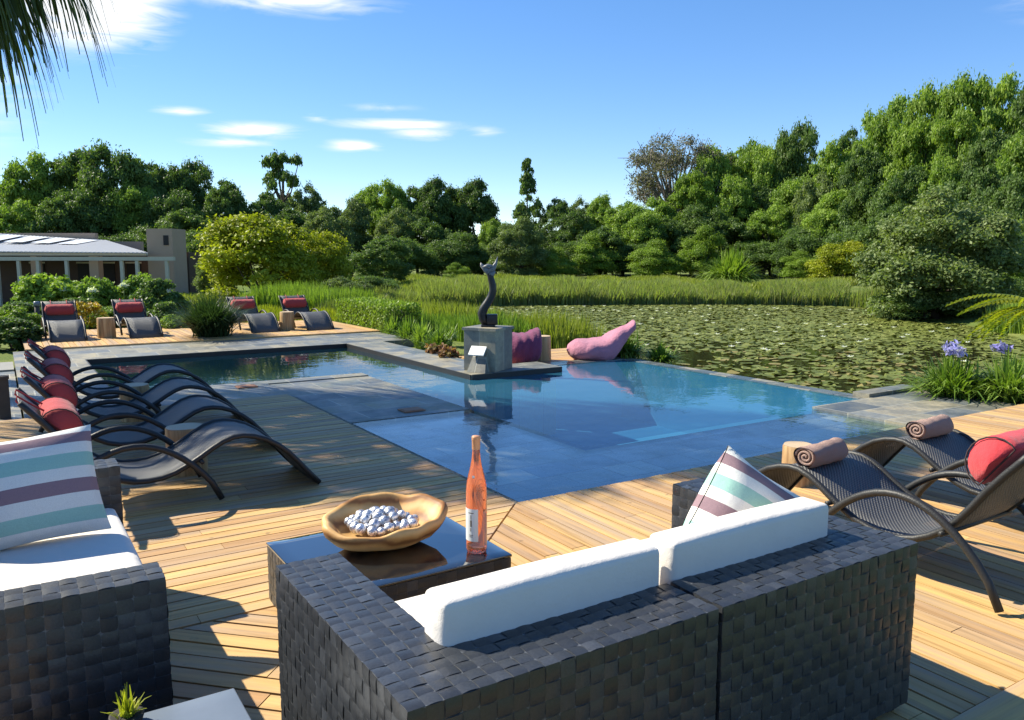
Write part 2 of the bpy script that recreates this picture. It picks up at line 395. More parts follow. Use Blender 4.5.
L_brown = leafm('brown twig leaves', [(.11, .105, .08), (.17, .16, .125), (.22, .21, .17)])
L_strap = leafm('strap leaves', [(.08, .14, .02), (.15, .24, .035), (.27, .36, .075)], rough=.4)
L_strapd = leafm('dark strap leaves', [(.025, .050, .020), (.040, .075, .028), (.065, .105, .045)], rough=.4)
L_reed = leafm('reeds', [(.10, .12, .035), (.15, .19, .045), (.22, .27, .06)])
L_reedb = leafm('bank reeds', [(.20, .20, .09), (.23, .28, .085), (.25, .33, .08)], trans=.45)
L_bank = leafm('bank grass', [(.15, .17, .03), (.22, .26, .04), (.30, .33, .06)])
L_lily = leafm('lily pads', [(.09, .11, .022), (.13, .155, .03), (.18, .20, .045), (.24, .25, .07), (.24, .10, .055)], trans=.1, rough=.5)
L_palm = leafm('palm fan', [(.035, .055, .020), (.06, .095, .03), (.09, .13, .045)], rough=.4)
L_palmd = leafm('dry palm fan', [(.10, .075, .045), (.16, .12, .075), (.20, .16, .11)], trans=.2)
L_redp = leafm('reddish leaves', [(.20, .05, .05), (.26, .14, .07), (.18, .20, .05)])
L_orange = leafm('orange flowers', [(.50, .22, .03), (.45, .30, .04), (.20, .24, .04)])
L_purple = leafm('purple flowers', [(.20, .18, .50), (.32, .30, .68), (.50, .48, .85)])
L_whitef = leafm('white flowers', [(.60, .60, .62), (.75, .75, .78), (.85, .85, .88)])
M_bark = stone('bark', (.045, .035, .025), (.13, .105, .08), 9, .9)
M_barkp = stone('pale bark', (.12, .10, .08), (.25, .22, .18), 9, .9)

# ------------------------------------------------------------------ pond outline and terrain
POND = np.array([(5.95, 6.4), (5.95, 1.35), (6.9, 1.3), (8.0, 1.6), (10.5, 1.7), (14.0, 2.8), (17.8, 4.9), (20.4, 7.1), (23.9, 11.3), (26.2, 14.0),
                 (26.4, 16.0), (24.4, 18.8), (20.1, 21.6), (15.5, 23.7), (11.9, 24.9), (10.3, 24.6), (9.2, 23.2), (8.4, 20.7), (8.9, 18.0), (8.9, 14.5), (8.4, 12.0), (7.9, 9.2)])
def sdist(X, Y, P):
    d = np.full(X.shape, 1e9); ins = np.zeros(X.shape, bool); n = len(P)
    for i in range(n):
        ax, ay = P[i]; bx, by = P[(i+1) % n]; ex, ey = bx-ax, by-ay
        t = np.clip(((X-ax)*ex+(Y-ay)*ey)/(ex*ex+ey*ey), 0, 1)
        d = np.minimum(d, np.hypot(X-ax-t*ex, Y-ay-t*ey))
        with np.errstate(divide='ignore', invalid='ignore'):
            c = ((ay > Y) != (by > Y)) & (X < (bx-ax)*(Y-ay)/(by-ay)+ax)
        ins ^= c
    return np.where(ins, -d, d)
WL = -.5
def ground(X, Y):
    s = sdist(X, Y, POND)
    land = np.minimum(-.14, -.46+.16*s)
    back = smooth((Y-16)/14)*smooth((12-X)/10)
    land = land - .6*back
    far = np.hypot(X-CAM[0], Y-CAM[1])
    land = land + 2.5*smooth((far-75)/60)
    h = np.where(s < 0, -.46-.5*np.minimum(-s, 2), land)
    pool = (X > -2.3) & (X < 6.0) & (Y > .3) & (Y < 10.6) & ~((X > 3.4) & (Y > 6.2))
    deck = (X > -9) & (X < 9) & (Y > -9) & (Y < 4.6) & ~((X > 5.7) & (Y > .2))
    h = np.where(deck, -.45, h); h = np.where(pool, -3, h)
    return h
def gz(x, y): return float(ground(np.array([float(x)]), np.array([float(y)]))[0])
gx = np.concatenate([[-2000, -900, -400, -200], np.arange(-120, -12, 4), np.arange(-12, 14, .3), np.arange(14, 60, 1.), np.arange(60, 140, 5), [180, 300, 600, 1200, 2500]])
gy = np.concatenate([[-2000, -600, -200, -80, -40], np.arange(-24, -6, 3), np.arange(-6, 18, .3), np.arange(18, 60, 1.), np.arange(60, 160, 5), [220, 400, 900, 2500]])
GX, GY = np.meshgrid(gx, gy, indexing='ij'); GZ = ground(GX, GY)
rs = np.random.RandomState(3); GZ += np.where((GZ < -.6) | (np.abs(GX) > 100), 0, (rs.rand(*GZ.shape)-.5)*.03)
ny = len(gy); ii, jj = np.meshgrid(np.arange(len(gx)-1), np.arange(ny-1), indexing='ij'); i0 = (ii*ny+jj).ravel()
def groundm():
    m, t, b = mat('garden ground', rough=.95, spec=.15)
    n1 = noise(t, .35, 5, .6); n2 = noise(t, 9, 6, .7); 
    g = mixc(t, n2, (.05, .085, .018), (.15, .20, .04)); col = mixc(t, ramp(t, n1, [(.42, (0, 0, 0)), (.62, (1, 1, 1))]), g, (.17, .19, .05))
    ge = N(t, 'ShaderNodeNewGeometry'); sp = N(t, 'ShaderNodeSeparateXYZ'); t.links.new(ge.outputs['Position'], sp.inputs[0])
    low = ramp(t, math_(t, 'MULTIPLY_ADD', sp.outputs[2], 5, 3.2, clamp=True), [(.4, (1, 1, 1)), (.9, (0, 0, 0))])
    col = mixc(t, math_(t, 'MULTIPLY', low, .5), col, (.06, .055, .03))
    t.links.new(col, b.inputs['Base Color']); bump(t, b, n2, .8, .05); return m
tag(npmesh('ground', np.stack([GX.ravel(), GY.ravel(), GZ.ravel()], 1), np.stack([i0, i0+ny, i0+ny+1, i0+1], 1), groundm(), smoothf=True), kind='structure')

# pond water
def waterm(name, col, rough=.03, scale=3, st=.06, ior=1.33, mscale=None):
    m, t, b = mat(name, col, rough, spec=.5); b.inputs['IOR'].default_value = ior
    n = noise(t, scale, 3, .5, mscale=mscale); bump(t, b, n, st, .05); return m
pw = MB(); pw.add([(x, y, WL) for x, y in POND], [tuple(range(len(POND)))]).build('pond_water', waterm('pond water', (.018, .016, .008), scale=5, st=.05))
tag(bpy.data.objects['pond_water'], kind='structure')

# ------------------------------------------------------------------ decks
def clip(poly, nx, ny_, c):   # keep nx*x+ny*y <= c
    o = []
    for i in range(len(poly)):
        a, b = poly[i], poly[(i+1) % len(poly)]; da = nx*a[0]+ny_*a[1]-c; db = nx*b[0]+ny_*b[1]-c
        if da <= 0: o.append(a)
        if (da < 0 < db) or (db < 0 < da):
            t = da/(da-db); o.append((a[0]+(b[0]-a[0])*t, a[1]+(b[1]-a[1])*t))
    return o
def boards(name, poly, ang, m, pitch=.097, gap=.011, z=0, th=.03, seed=1, split=(1.8, 3.6)):
    rnd = random.Random(seed); mb = MB(); d = (math.cos(ang), math.sin(ang)); n = (-d[1], d[0])
    vs = [p[0]*n[0]+p[1]*n[1] for p in poly]; us = [p[0]*d[0]+p[1]*d[1] for p in poly]
    v = min(vs)
    while v < max(vs):
        st = clip(clip(poly, n[0], n[1], v+pitch-gap), -n[0], -n[1], -v)
        if len(st) >= 3:
            u = min(us)-rnd.random()*2
            while u < max(us):
                u2 = u+rnd.uniform(*split); seg = clip(clip(st, d[0], d[1], u2-.003), -d[0], -d[1], -u)
                if len(seg) >= 3:
                    tn = rnd.random(); dz = rnd.uniform(-.0015, .0015)
                    cx = sum(p[0] for p in seg)/len(seg); cy = sum(p[1] for p in seg)/len(seg)
                    area = sum(seg[i-1][0]*seg[i][1]-seg[i][0]*seg[i-1][1] for i in range(len(seg)))
                    if area < 0: seg = seg[::-1]
                    if abs(area) > 1e-4: mb.prism(seg, z-th+dz, z+dz, tone=tn)
                u = u2
        v += pitch
    return tag(mb.build(name, m), kind='structure')
boards('deck', [(-7, -.72), (-.72, -.72), (-.01, -.01), (-.01, 4.88), (-7, 4.88)], 0, M_deckx, seed=2)
boards('deck', [(-.71, -.728), (-.0, -.018), (9.5, -.025), (9.5, -2.9), (-.70, -2.9)], PI/2, M_decky, seed=3)
boards('deck', [(-7, -.735), (-.72, -.735), (-.72, -3.6), (-7, -3.6)], -PI/4, M_deckd, seed=4)
boards('deck', [(-2.45, 11.42), (3.95, 11.42), (3.95, 14.9), (-2.45, 14.9)], PI/2, M_decky, z=.03, seed=5)
boards('deck', [(3.7, 5.95), (5.75, 5.95), (6.3, 7.6), (3.7, 7.6)], 0, M_deckx, z=-.10, seed=6)
fr = MB(); fr.box(-2.45, 3.95, 11.39, 11.417, -.02, .026, tone=.2); fr.build('deck_fascia', M_deckx); tag(bpy.data.objects['deck_fascia'], kind='structure')
be = MB(); be.box(-.70, 9.5, -3.06, -2.912, -.16, .012, tone=.6); be.box(-.70, 9.5, -3.3, -3.07, -.30, -.12, tone=.1); tag(be.build('deck_edge_beam', M_deckx), kind='structure')
tag(MB().box(-7, 9.4, -3.6, -.02, -.30, -.10).box(-7, -.03, -.02, 4.87, -.30, -.10).box(-2.4, 3.9, 11.45, 14.85, -.15, -.01).build('deck_subframe', M_black), kind='structure')

# slate apron, coping, rims (tops a few mm apart)
def slab(name, x0, x1, y0, y1, z0, z1, m): return tag(MB().box(x0, x1, y0, y1, z0, z1).build(name, m), kind='structure')
SH, PW = -.055, -.072
slab('paving', .10, 1.50, .02, 3.25, -.5, -.105, M_slatewet)
slab('paving', .10, 1.50, 3.253, 6.10, -.5, -.066, M_slate)
slab('paving', 1.503, 4.7, .02, 1.20, -.5, -.105, M_slatewet)
slab('paving', 4.703, 6.75, .02, 1.28, -.5, SH+.004, M_slate)
slab('paving', 5.74, 6.75, 1.283, 1.5, -.5, SH+.045, M_slate)
slab('paving', -1.9, .097, 4.90, 6.35, -.5, SH+.006, M_slate)
slab('paving', .10, 1.50, 6.103, 6.36, -.5, SH+.003, M_slate)
slab('pool_coping', -2.62, -1.70, 4.90, 9.648, -.5, .0, M_slate)
slab('pool_coping', -2.62, 3.9, 9.65, 11.385, -.5, .0, M_slate)
slab('pool_coping', 2.55, 3.25, 5.70, 9.648, -.5, .0, M_slate)
slab('pool_coping', 2.55, 4.05, 5.05, 5.697, -.16, .0, M_slate)
slab('pool_wall', 2.62, 4.0, 5.12, 5.6, -1.7, -.163, M_slatewet)
slab('pool_rim', 4.053, 5.88, 5.60, 5.92, -1.2, PW+.006, M_slatewet)
slab('pool_rim', 5.66, 5.88, 1.283, 5.597, -1.2, PW+.006, M_slatewet)
slab('path', -4.6, -2.64, 4.95, 9.1, -.4, -.045, M_slate)
slab('path', -7.0, -2.64, 9.3, 10.3, -.4, -.04, M_pave)
# gutter pebbles between deck and slate
rp = np.random.RandomState(5); npb = 2600
def pebbles(n, fx, fy, fz, r, m, name):
    base = np.array([(1, 0, 0), (0, 1, 0), (-1, 0, 0), (0, -1, 0), (0, 0, .7), (0, 0, -.7)]); fcs = np.array([(0, 1, 4), (1, 2, 4), (2, 3, 4), (3, 0, 4), (1, 0, 5), (2, 1, 5), (3, 2, 5), (0, 3, 5)])
    S = r*(.6+.8*rp.rand(n)); A = rp.rand(n)*6.28
    V = np.zeros((n, 6, 3)); ca, sa = np.cos(A)[:, None], np.sin(A)[:, None]
    V[:, :, 0] = fx[:, None]+S[:, None]*(base[:, 0]*ca-base[:, 1]*sa); V[:, :, 1] = fy[:, None]+S[:, None]*(base[:, 0]*sa+base[:, 1]*ca); V[:, :, 2] = fz+S[:, None]*base[:, 2]
    Fq = (fcs[None]+6*np.arange(n)[:, None, None]).reshape(-1, 3)
    return tag(npmesh(name, V.reshape(-1, 3), Fq, m, smoothf=True), kind='stuff')
o = pebbles(npb, .045+.04*(rp.rand(npb)-.5), rp.rand(npb)*4.85, -.035, .012, M_pebble, 'pebbles')
tag(o, 'small pale pebbles filling the gutter between the timber deck and slate', 'pebbles')
slab('gutter', -.008, .098, .0, 4.88, -.3, -.045, M_dirt)

# pool basin floor and walls
def basinm():
    m, t, b = mat('pool plaster', (.04, .20, .30), .7); n = noise(t, 2, 4); t.links.new(mixc(t, n, (.05, .24, .38), (.08, .31, .46)), b.inputs['Base Color']); return m
M_basin = basinm()
M_lining = stone('black pool lining', (.006, .007, .008), (.02, .02, .02), 5, .5, .1)
tag(MB().add([(-1.72, 6.105, -1.2), (2.56, 6.105, -1.2), (2.56, 9.7, -1.2), (-1.72, 9.7, -1.2)], [(0, 1, 2, 3)]).build('pool_basin', M_lining), kind='structure')
bs = MB(); Z1 = -1.0
bs.add([(1.503, 1.203, -.12), (4.7, 1.203, -.12), (5.68, 1.203, -.12), (2.3, 2.2, Z1), (4.9, 2.2, Z1), (5.68, 2.2, Z1), (1.503, 6.1, -.12), (2.3, 6.1, Z1), (5.68, 6.1, Z1), ],
       [(0, 1, 4, 3), (1, 2, 5, 4), (0, 3, 7, 6), (3, 4, 5, 8, 7)])
bs.box(5.64, 5.658, 1.2, 5.9, -1.6, -.09); bs.box(4.05, 5.7, 5.58, 5.598, -1.6, -.09)
tag(bs.build('pool_basin', M_basin), kind='structure')
bw = MB(); bw.box(-1.697, 2.547, 9.63, 9.649, -1.6, -.005); bw.box(-1.699, -1.68, 6.4, 9.62, -1.6, -.005); bw.box(2.53, 2.549, 5.06, 9.62, -1.6, -.005); bw.box(2.56, 4.04, 5.03, 5.048, -.155, -.005)
tag(bw.build('pool_wall', stone('black pool lining', (.006, .007, .008), (.02, .02, .02), 5, .5, .1)), kind='structure')
def poolw(film=False):
    m = bpy.data.materials.new('pool water'); m.use_nodes = True; t = m.node_tree; t.nodes.remove(t.nodes['Principled BSDF'])
    n1 = noise(t, 2.2, 3, .5); n2 = noise(t, 9, 2, .5); h = math_(t, 'ADD', n1, math_(t, 'MULTIPLY', n2, .25))
    bp = N(t, 'ShaderNodeBump'); bp.inputs['Strength'].default_value = .05; bp.inputs['Distance'].default_value = .06; t.links.new(h, bp.inputs['Height'])
    gl = N(t, 'ShaderNodeBsdfGlossy'); gl.inputs['Roughness'].default_value = .01; t.links.new(bp.outputs[0], gl.inputs['Normal'])
    tr = N(t, 'ShaderNodeBsdfTransparent'); tr.inputs[0].default_value = (.80, .92, 1.0, 1) if film else (.58, .84, .97, 1)
    fr_ = N(t, 'ShaderNodeFresnel'); fr_.inputs[0].default_value = 1.33; t.links.new(bp.outputs[0], fr_.inputs['Normal'])
    ms = N(t, 'ShaderNodeMixShader'); ge_ = N(t, 'ShaderNodeNewGeometry'); t.links.new(math_(t, 'MULTIPLY', fr_.outputs[0], math_(t, 'SUBTRACT', 1.0, ge_.outputs['Backfacing'])), ms.inputs[0]); df = N(t, 'ShaderNodeBsdfDiffuse'); df.inputs[0].default_value = (.04, .19, .30, 1); m2 = N(t, 'ShaderNodeMixShader'); m2.inputs[0].default_value = 0
    if not film:
        cc = N(t, 'ShaderNodeTexCoord'); s3 = N(t, 'ShaderNodeSeparateXYZ'); t.links.new(cc.outputs['Object'], s3.inputs[0])
        mr = N(t, 'ShaderNodeMapRange', interpolation_type='SMOOTHSTEP'); t.links.new(s3.outputs[1], mr.inputs[0])
        for i_, v_ in ((1, 4.6), (2, 7.8), (3, .45), (4, .06)): mr.inputs[i_].default_value = v_
        t.links.new(mr.outputs[0], m2.inputs[0])
    t.links.new(tr.outputs[0], m2.inputs[1]); t.links.new(df.outputs[0], m2.inputs[2]); t.links.new(m2.outputs[0], ms.inputs[1]); t.links.new(gl.outputs[0], ms.inputs[2])
    t.links.new(ms.outputs[0], t.nodes['Material Output'].inputs[0]); return m
tag(MB().add([(1.5, 1.2, PW), (5.659, 1.2, PW), (5.659, 5.575, PW), (2.54, 5.575, PW), (2.54, 9.62, PW), (-1.68, 9.62, PW), (-1.68, 6.2, PW), (1.5, 6.2, PW)], [(0, 1, 2, 3, 4, 5, 6, 7)]).build('pool_water', poolw()), kind='structure')
tag(MB().add([(.102, .022, PW), (5.659, .022, PW), (5.659, 1.2, PW), (1.5, 1.2, PW), (1.5, 6.2, PW), (.102, 6.2, PW)], [(0, 1, 2, 3), (0, 3, 4, 5)]).build('pool_water', poolw(True)), kind='structure')

# skimmer lids set in the slate
for k, (x, y, lb) in enumerate(((-.2, 5.95, 'terracotta square lid set in the sunny slate near the far pool arm'), (.92, 3.5, 'terracotta lid set in the slate beside the shaded pool shelf'))):
    tag(MB().box(-.12, .12, -.1, .1, 0, .012).box(-.10, .10, -.08, .08, .012, .016).build('skimmer_lid', M_lid, loc=(x, y, SH+.008 if k == 0 else -.062)), lb, 'skimmer lid', 'skimmer lids in the slate')

# ------------------------------------------------------------------ woven furniture
wr = random.Random(11)
def panel(mb, o, U, V, cs=.046, h=.0023):
    """basket weave of flat straps over the rectangle o, o+U, o+V (normal U x V)"""
    o, U, V = Vector(o), Vector(U), Vector(V); nrm = U.cross(V).normalized()
    nu = max(1, round(U.length/cs)); nv = max(1, round(V.length/cs)); du, dv = U/nu, V/nv
    for i in range(nu):
        for j in range(nv):
            al = (i+j) % 2; vs = []; fs = []; tn = min(.9, max(0, wr.gauss(.5 if al else .38, .15)))
            hh = h*wr.uniform(.7, 1.2); g = .025; tilt = wr.uniform(-.0012, .0012)
            n1, n2 = 4, 2
            for a in range(n1+1):
                for b in range(n2+1):
                    p, q = a/n1, b/n2
                    z = hh*(math.sin(PI*p)**.8) + tilt*(q-.5)*2 - .0008*(abs(q-.5)*2)**4
                    if al: u, v = p, g+q*(1-2*g)
                    else: u, v = g+q*(1-2*g), p
                    vs.append(o+du*(i+u)+dv*(j+v)+nrm*z)
            for a in range(n1):
                for b in range(n2):
                    f = (a*3+b, a*3+b+3, a*3+b+4, a*3+b+1); fs.append(f if al else f[::-1])
            mb.add(vs, fs, True, tone=tn)
def woven_box(name, x0, x1, y0, y1, z0, z1, parent, faces='tnsew', loc=None):
    mb = MB(); e = .0012; mb.box(x0+e, x1-e, y0+e, y1-e, z0+e, z1-e, tone=1)  # paler box shows in the gaps as painted light on strap edges
    X, Y, Z = Vector((x1-x0, 0, 0)), Vector((0, y1-y0, 0)), Vector((0, 0, z1-z0))
    if 't' in faces: panel(mb, (x0, y0, z1), X, Y)
    if 's' in faces: panel(mb, (x0, y0, z0), X, Z)
    if 'n' in faces: panel(mb, (x1, y1, z0), -X, Z)
    if 'w' in faces: panel(mb, (x0, y1, z0), -Y, Z)
    if 'e' in faces: panel(mb, (x1, y0, z0), Y, Z)
    return mb.build(name, M_rattan, parent)
def cushion(name, x0, x1, y0, y1, z0, z1, parent, puff=.01, r=.035, m=None):
    return MB().rbox(x0, x1, y0, y1, z0, z1, r, puff).build(name, m or M_white, parent)

def seat_module(x0, x1, arm, label):
    t = thing('outdoor_sofa', label, 'sofa', (0, 0, 0), 0, 'sofa sections facing the pool')
    t.location = (x0, -2.79, 0); W = x1-x0
    woven_box('backrest', 0, W, 0, .21, .035, .62, t)
    a0, a1 = (0, .21) if arm == 'left' else (W-.21, W)
    woven_box('arm', a0, a1, .212, .98, .035, .62, t)
    s0, s1 = (.212, W) if arm == 'left' else (0, W-.212)
    woven_box('seat_base', s0, s1, .212, .93, .035, .30, t, 'tne' if arm == 'left' else 'tnw')
    cushion('seat_cushion', s0+.01, s1-.01, .22, .95, .304, .43, t, .01)
    cushion('back_cushion', s0-.01 if arm == 'left' else s0+.015, s1-.02 if arm == 'left' else s1+.02, .212, .335, .44, .735, t, .008, .02)
    for (fx, fy) in ((.05, .05), (W-.05, .05), (.05, .88), (W-.05, .88)):
        MB().box(fx-.02, fx+.02, fy-.02, fy+.02, 0, .04).build('foot', M_black, t)
    return t
seat_module(-2.07, -1.115, 'left', 'dark woven sofa section touching the coffee table, its white back cushion bare')
seat_module(-1.10, -.145, 'right', 'dark woven sofa section holding the striped throw pillow, nearest the right-hand loungers')

t = thing('outdoor_sofa', 'dark woven sofa with white seat cushion cut off at the left edge', 'sofa', (-3.36, -1.72, 0))
woven_box('arm', 0, .98, 0, .15, .035, .62, t); woven_box('arm', 0, .98+.05, 1.52, 1.70, .035, .62, t)
woven_box('backrest', 0, .20, .152, 1.518, .035, .62, t); woven_box('seat_base', .202, .93, .152, 1.518, .035, .30, t, 'te')
cushion('seat_cushion', .21, 1.0, .16, 1.51, .304, .44, t, .01)
cushion('back_cushion', .205, .33, .16, 1.51, .45, .78, t, .01)
for (fx, fy) in ((.05, .05), (.9, .05), (.05, 1.6), (.9, 1.6)): MB().box(fx-.02, fx+.02, fy-.02, fy+.02, 0, .04).build('foot', M_black, t)

t = thing('coffee_table', 'low dark woven coffee table with glossy top under the wooden bowl', 'table', (-1.80, -1.43, 0))
woven_box('base', 0, .86, 0, .72, .03, .288, t, 'nsewt')
MB().rbox(-.004, .864, -.004, .724, .290, .302, .004).build('glass_top', M_glass, t)
for (fx, fy) in ((.05, .05), (.81, .05), (.05, .67), (.81, .67)): MB().box(fx-.02, fx+.02, fy-.02, fy+.02, 0, .035).build('foot', M_black, t)

t = thing('side_table', 'smooth pale grey slab table at the lower left beside the dark sofa end', 'table', (-2.25, -1.98, 0))
MB().rbox(-.55, 0, -.5, 0, .30, .345, .006).build('top', M_grayslab, t)
MB().box(-.50, -.04, -.45, -.04, .0, .298).build('base', M_black, t)

# throw pillows
def pillow(name, label, loc, rot, w=.5, h=.5, th=.10):
    mb = MB(); n = 22
    for sg in (1, -1):
        vs = []; uv = []; fs = []
        for i in range(n+1):
            for j in range(n+1):
                u, v = 2*i/n-1, 2*j/n-1
                k = (max(0, 1-abs(u)**2.6)*max(0, 1-abs(v)**2.6))**.55
                pin = .07*(1-abs(v)**2)*abs(u)**3; pin2 = .07*(1-abs(u)**2)*abs(v)**3
                wob = .006*math.sin(5*u+2*v)*(1-k)
                vs.append((u*w/2*(1-pin), sg*(th*k+.003)+wob, v*h/2*(1-pin2)+h/2)); uv.append((i/n, j/n))
        for i in range(n):
            for j in range(n):
                f = (i*(n+1)+j, (i+1)*(n+1)+j, (i+1)*(n+1)+j+1, i*(n+1)+j+1); fs.append(f if sg < 0 else f[::-1])
        mb.add(vs, fs, True, uvs=uv)
    o = mb.build(name, M_stripe, loc=loc); o.rotation_euler = rot
    return tag(o, label, 'pillow', 'striped throw pillows')
pillow('throw_pillow', 'striped green, mauve and white pillow on the left-edge sofa', (-2.70, -.66, .45), (math.radians(-26), math.radians(-3), math.radians(4)), .56, .46, .085)
pillow('throw_pillow', 'striped pillow leaning in the right corner of the sofa facing the pool', (-.53, -2.24, .43), (math.radians(-4), math.radians(34), math.radians(-12)), .43, .41, .13)

# bowl with balls
t = thing('wooden_bowl', 'large rough olive wood bowl on the coffee table', 'bowl', (-1.36, -1.02, .3025), math.radians(-20)); t.scale = (.95, .95, 1.05)
mb = MB(); nn = 56; prof = [(0, .004), (.10, .0), (.15, .012), (.21, .045), (.245, .085), (.255, .115), (.248, .135), (.236, .140), (.222, .130), (.18, .075), (.10, .045), (0, .038)]
vs = []; fs = []
for (r, z) in prof:
    for k in range(nn):
        a = 2*PI*k/nn; wob = 1+.07*math.sin(2*a+.6)+.035*math.sin(5*a+1)+.015*math.sin(11*a)
        zz = z*(1+.26*math.sin(a+.22)+.07*math.sin(4*a)+.03*math.sin(9*a+1)) if z > .03 else z
        rr = r*(wob if r > .12 else 1); vs.append((rr*1.12*math.cos(a), rr*.86*math.sin(a), zz))
for i in range(len(prof)-1):
    for k in range(nn): fs.append((i*nn+k, i*nn+(k+1) % nn, (i+1)*nn+(k+1) % nn, (i+1)*nn+k))
mb.add(vs, fs, True); mb.build('shell', M_bowl, t)
rb = random.Random(8); bm0 = None; pts = []
tries = 0
while len(pts) < 46 and tries < 20000:
    tries += 1
    a, q = rb.uniform(0, 2*PI), math.sqrt(rb.random()); x, y = q*.155*math.cos(a), q*.125*math.sin(a); z = .085+.055*(1-q*q)*(1 if len(pts) > 14 else .3)+.02*q
    if all((x-p[0])**2+(y-p[1])**2+(z-p[2])**2 > .037**2 for p in pts): pts.append((x, y, z))
ca, sa = math.cos(math.radians(-20)), math.sin(math.radians(-20))
for k, (x, y, z) in enumerate(pts):
    if k == 0:
        m_ = MB(); pr = [(math.sin(PI*i/8)*.024*(1+.04*math.sin(i*2)), -math.cos(PI*i/8)*.023) for i in range(9)]; m_.lathe(pr, 12); o = bm0 = m_.build('decorative_ball', M_ball)
        tag(o, 'small marbled white and grey ball heaped in the wooden bowl', 'ball', 'marbled balls in the wooden bowl')
    else: o = bm0.copy(); C.objects.link(o)
    o.location = (-1.37+x*ca-y*sa, -1.02+x*sa+y*ca, .3025+z); o.rotation_euler = (rb.random()*3, rb.random()*3, rb.random()*6); s = rb.uniform(.85, 1.2); o.scale = (s, s, s)

# bottle
def rose():
    m, t, b = mat('rose wine glass', (.95, .36, .22), .02, spec=.6); b.inputs['Transmission Weight'].default_value = .82; b.inputs['IOR'].default_value = 1.33
    return m
M_rose = rose()
t = thing('wine_bottle', 'tall slender bottle of rose wine with white label on the table corner', 'bottle', (-1.05, -1.32, .3025))
MB().lathe([(0, .012), (.030, .002), (.043, .004), (.046, .02), (.046, .27), (.044, .305), (.036, .345), (.026, .385), (.019, .425), (.0165, .46), (.0165, .505), (0, .505)], 32).build('glass', M_rose, t)
MB().lathe([(.0178, .462), (.0182, .50), (.019, .502), (.019, .515), (.0175, .52), (0, .52)], 24).build('neck_foil', stone('copper foil', (.50, .22, .10), (.60, .30, .15), 20, .35), t)
def arc_sheet(r, z0, z1, a0, a1, n=14):
    mb = MB(); vs = []; fs = []
    for i in range(n+1):
        a = a0+(a1-a0)*i/n; vs += [(r*math.cos(a), r*math.sin(a), z0), (r*math.cos(a), r*math.sin(a), z1)]
    for i in range(n): fs.append((2*i, 2*i+2, 2*i+3, 2*i+1))
    return mb.add(vs, fs, True)
va = math.atan2(-4.282+1.32, -2.752+1.05)
lb_ = arc_sheet(.0467, .06, .205, va-1.6, va+.15).build('label', M_plaque, t)
em = MB()
for a_, z_, w_, h_ in ((.0, .125, .10, .03), (.0, .158, .05, .02), (-.03, .105, .05, .016), (.0, .185, .28, .004), (0, .086, .22, .003), (0, .079, .17, .003)):
    s_ = arc_sheet(.0471, z_, z_+h_, va-.55+a_-w_, va-.55+a_+w_, 4); em.add(s_.v, s_.f)
em.build('emblem', stone('label ink', (.10, .09, .07), (.25, .22, .18), 60, .6), lb_)
arc_sheet(.0365, .338, .352, va-.5, va-.2, 4).build('medallion', M_plaque, t)

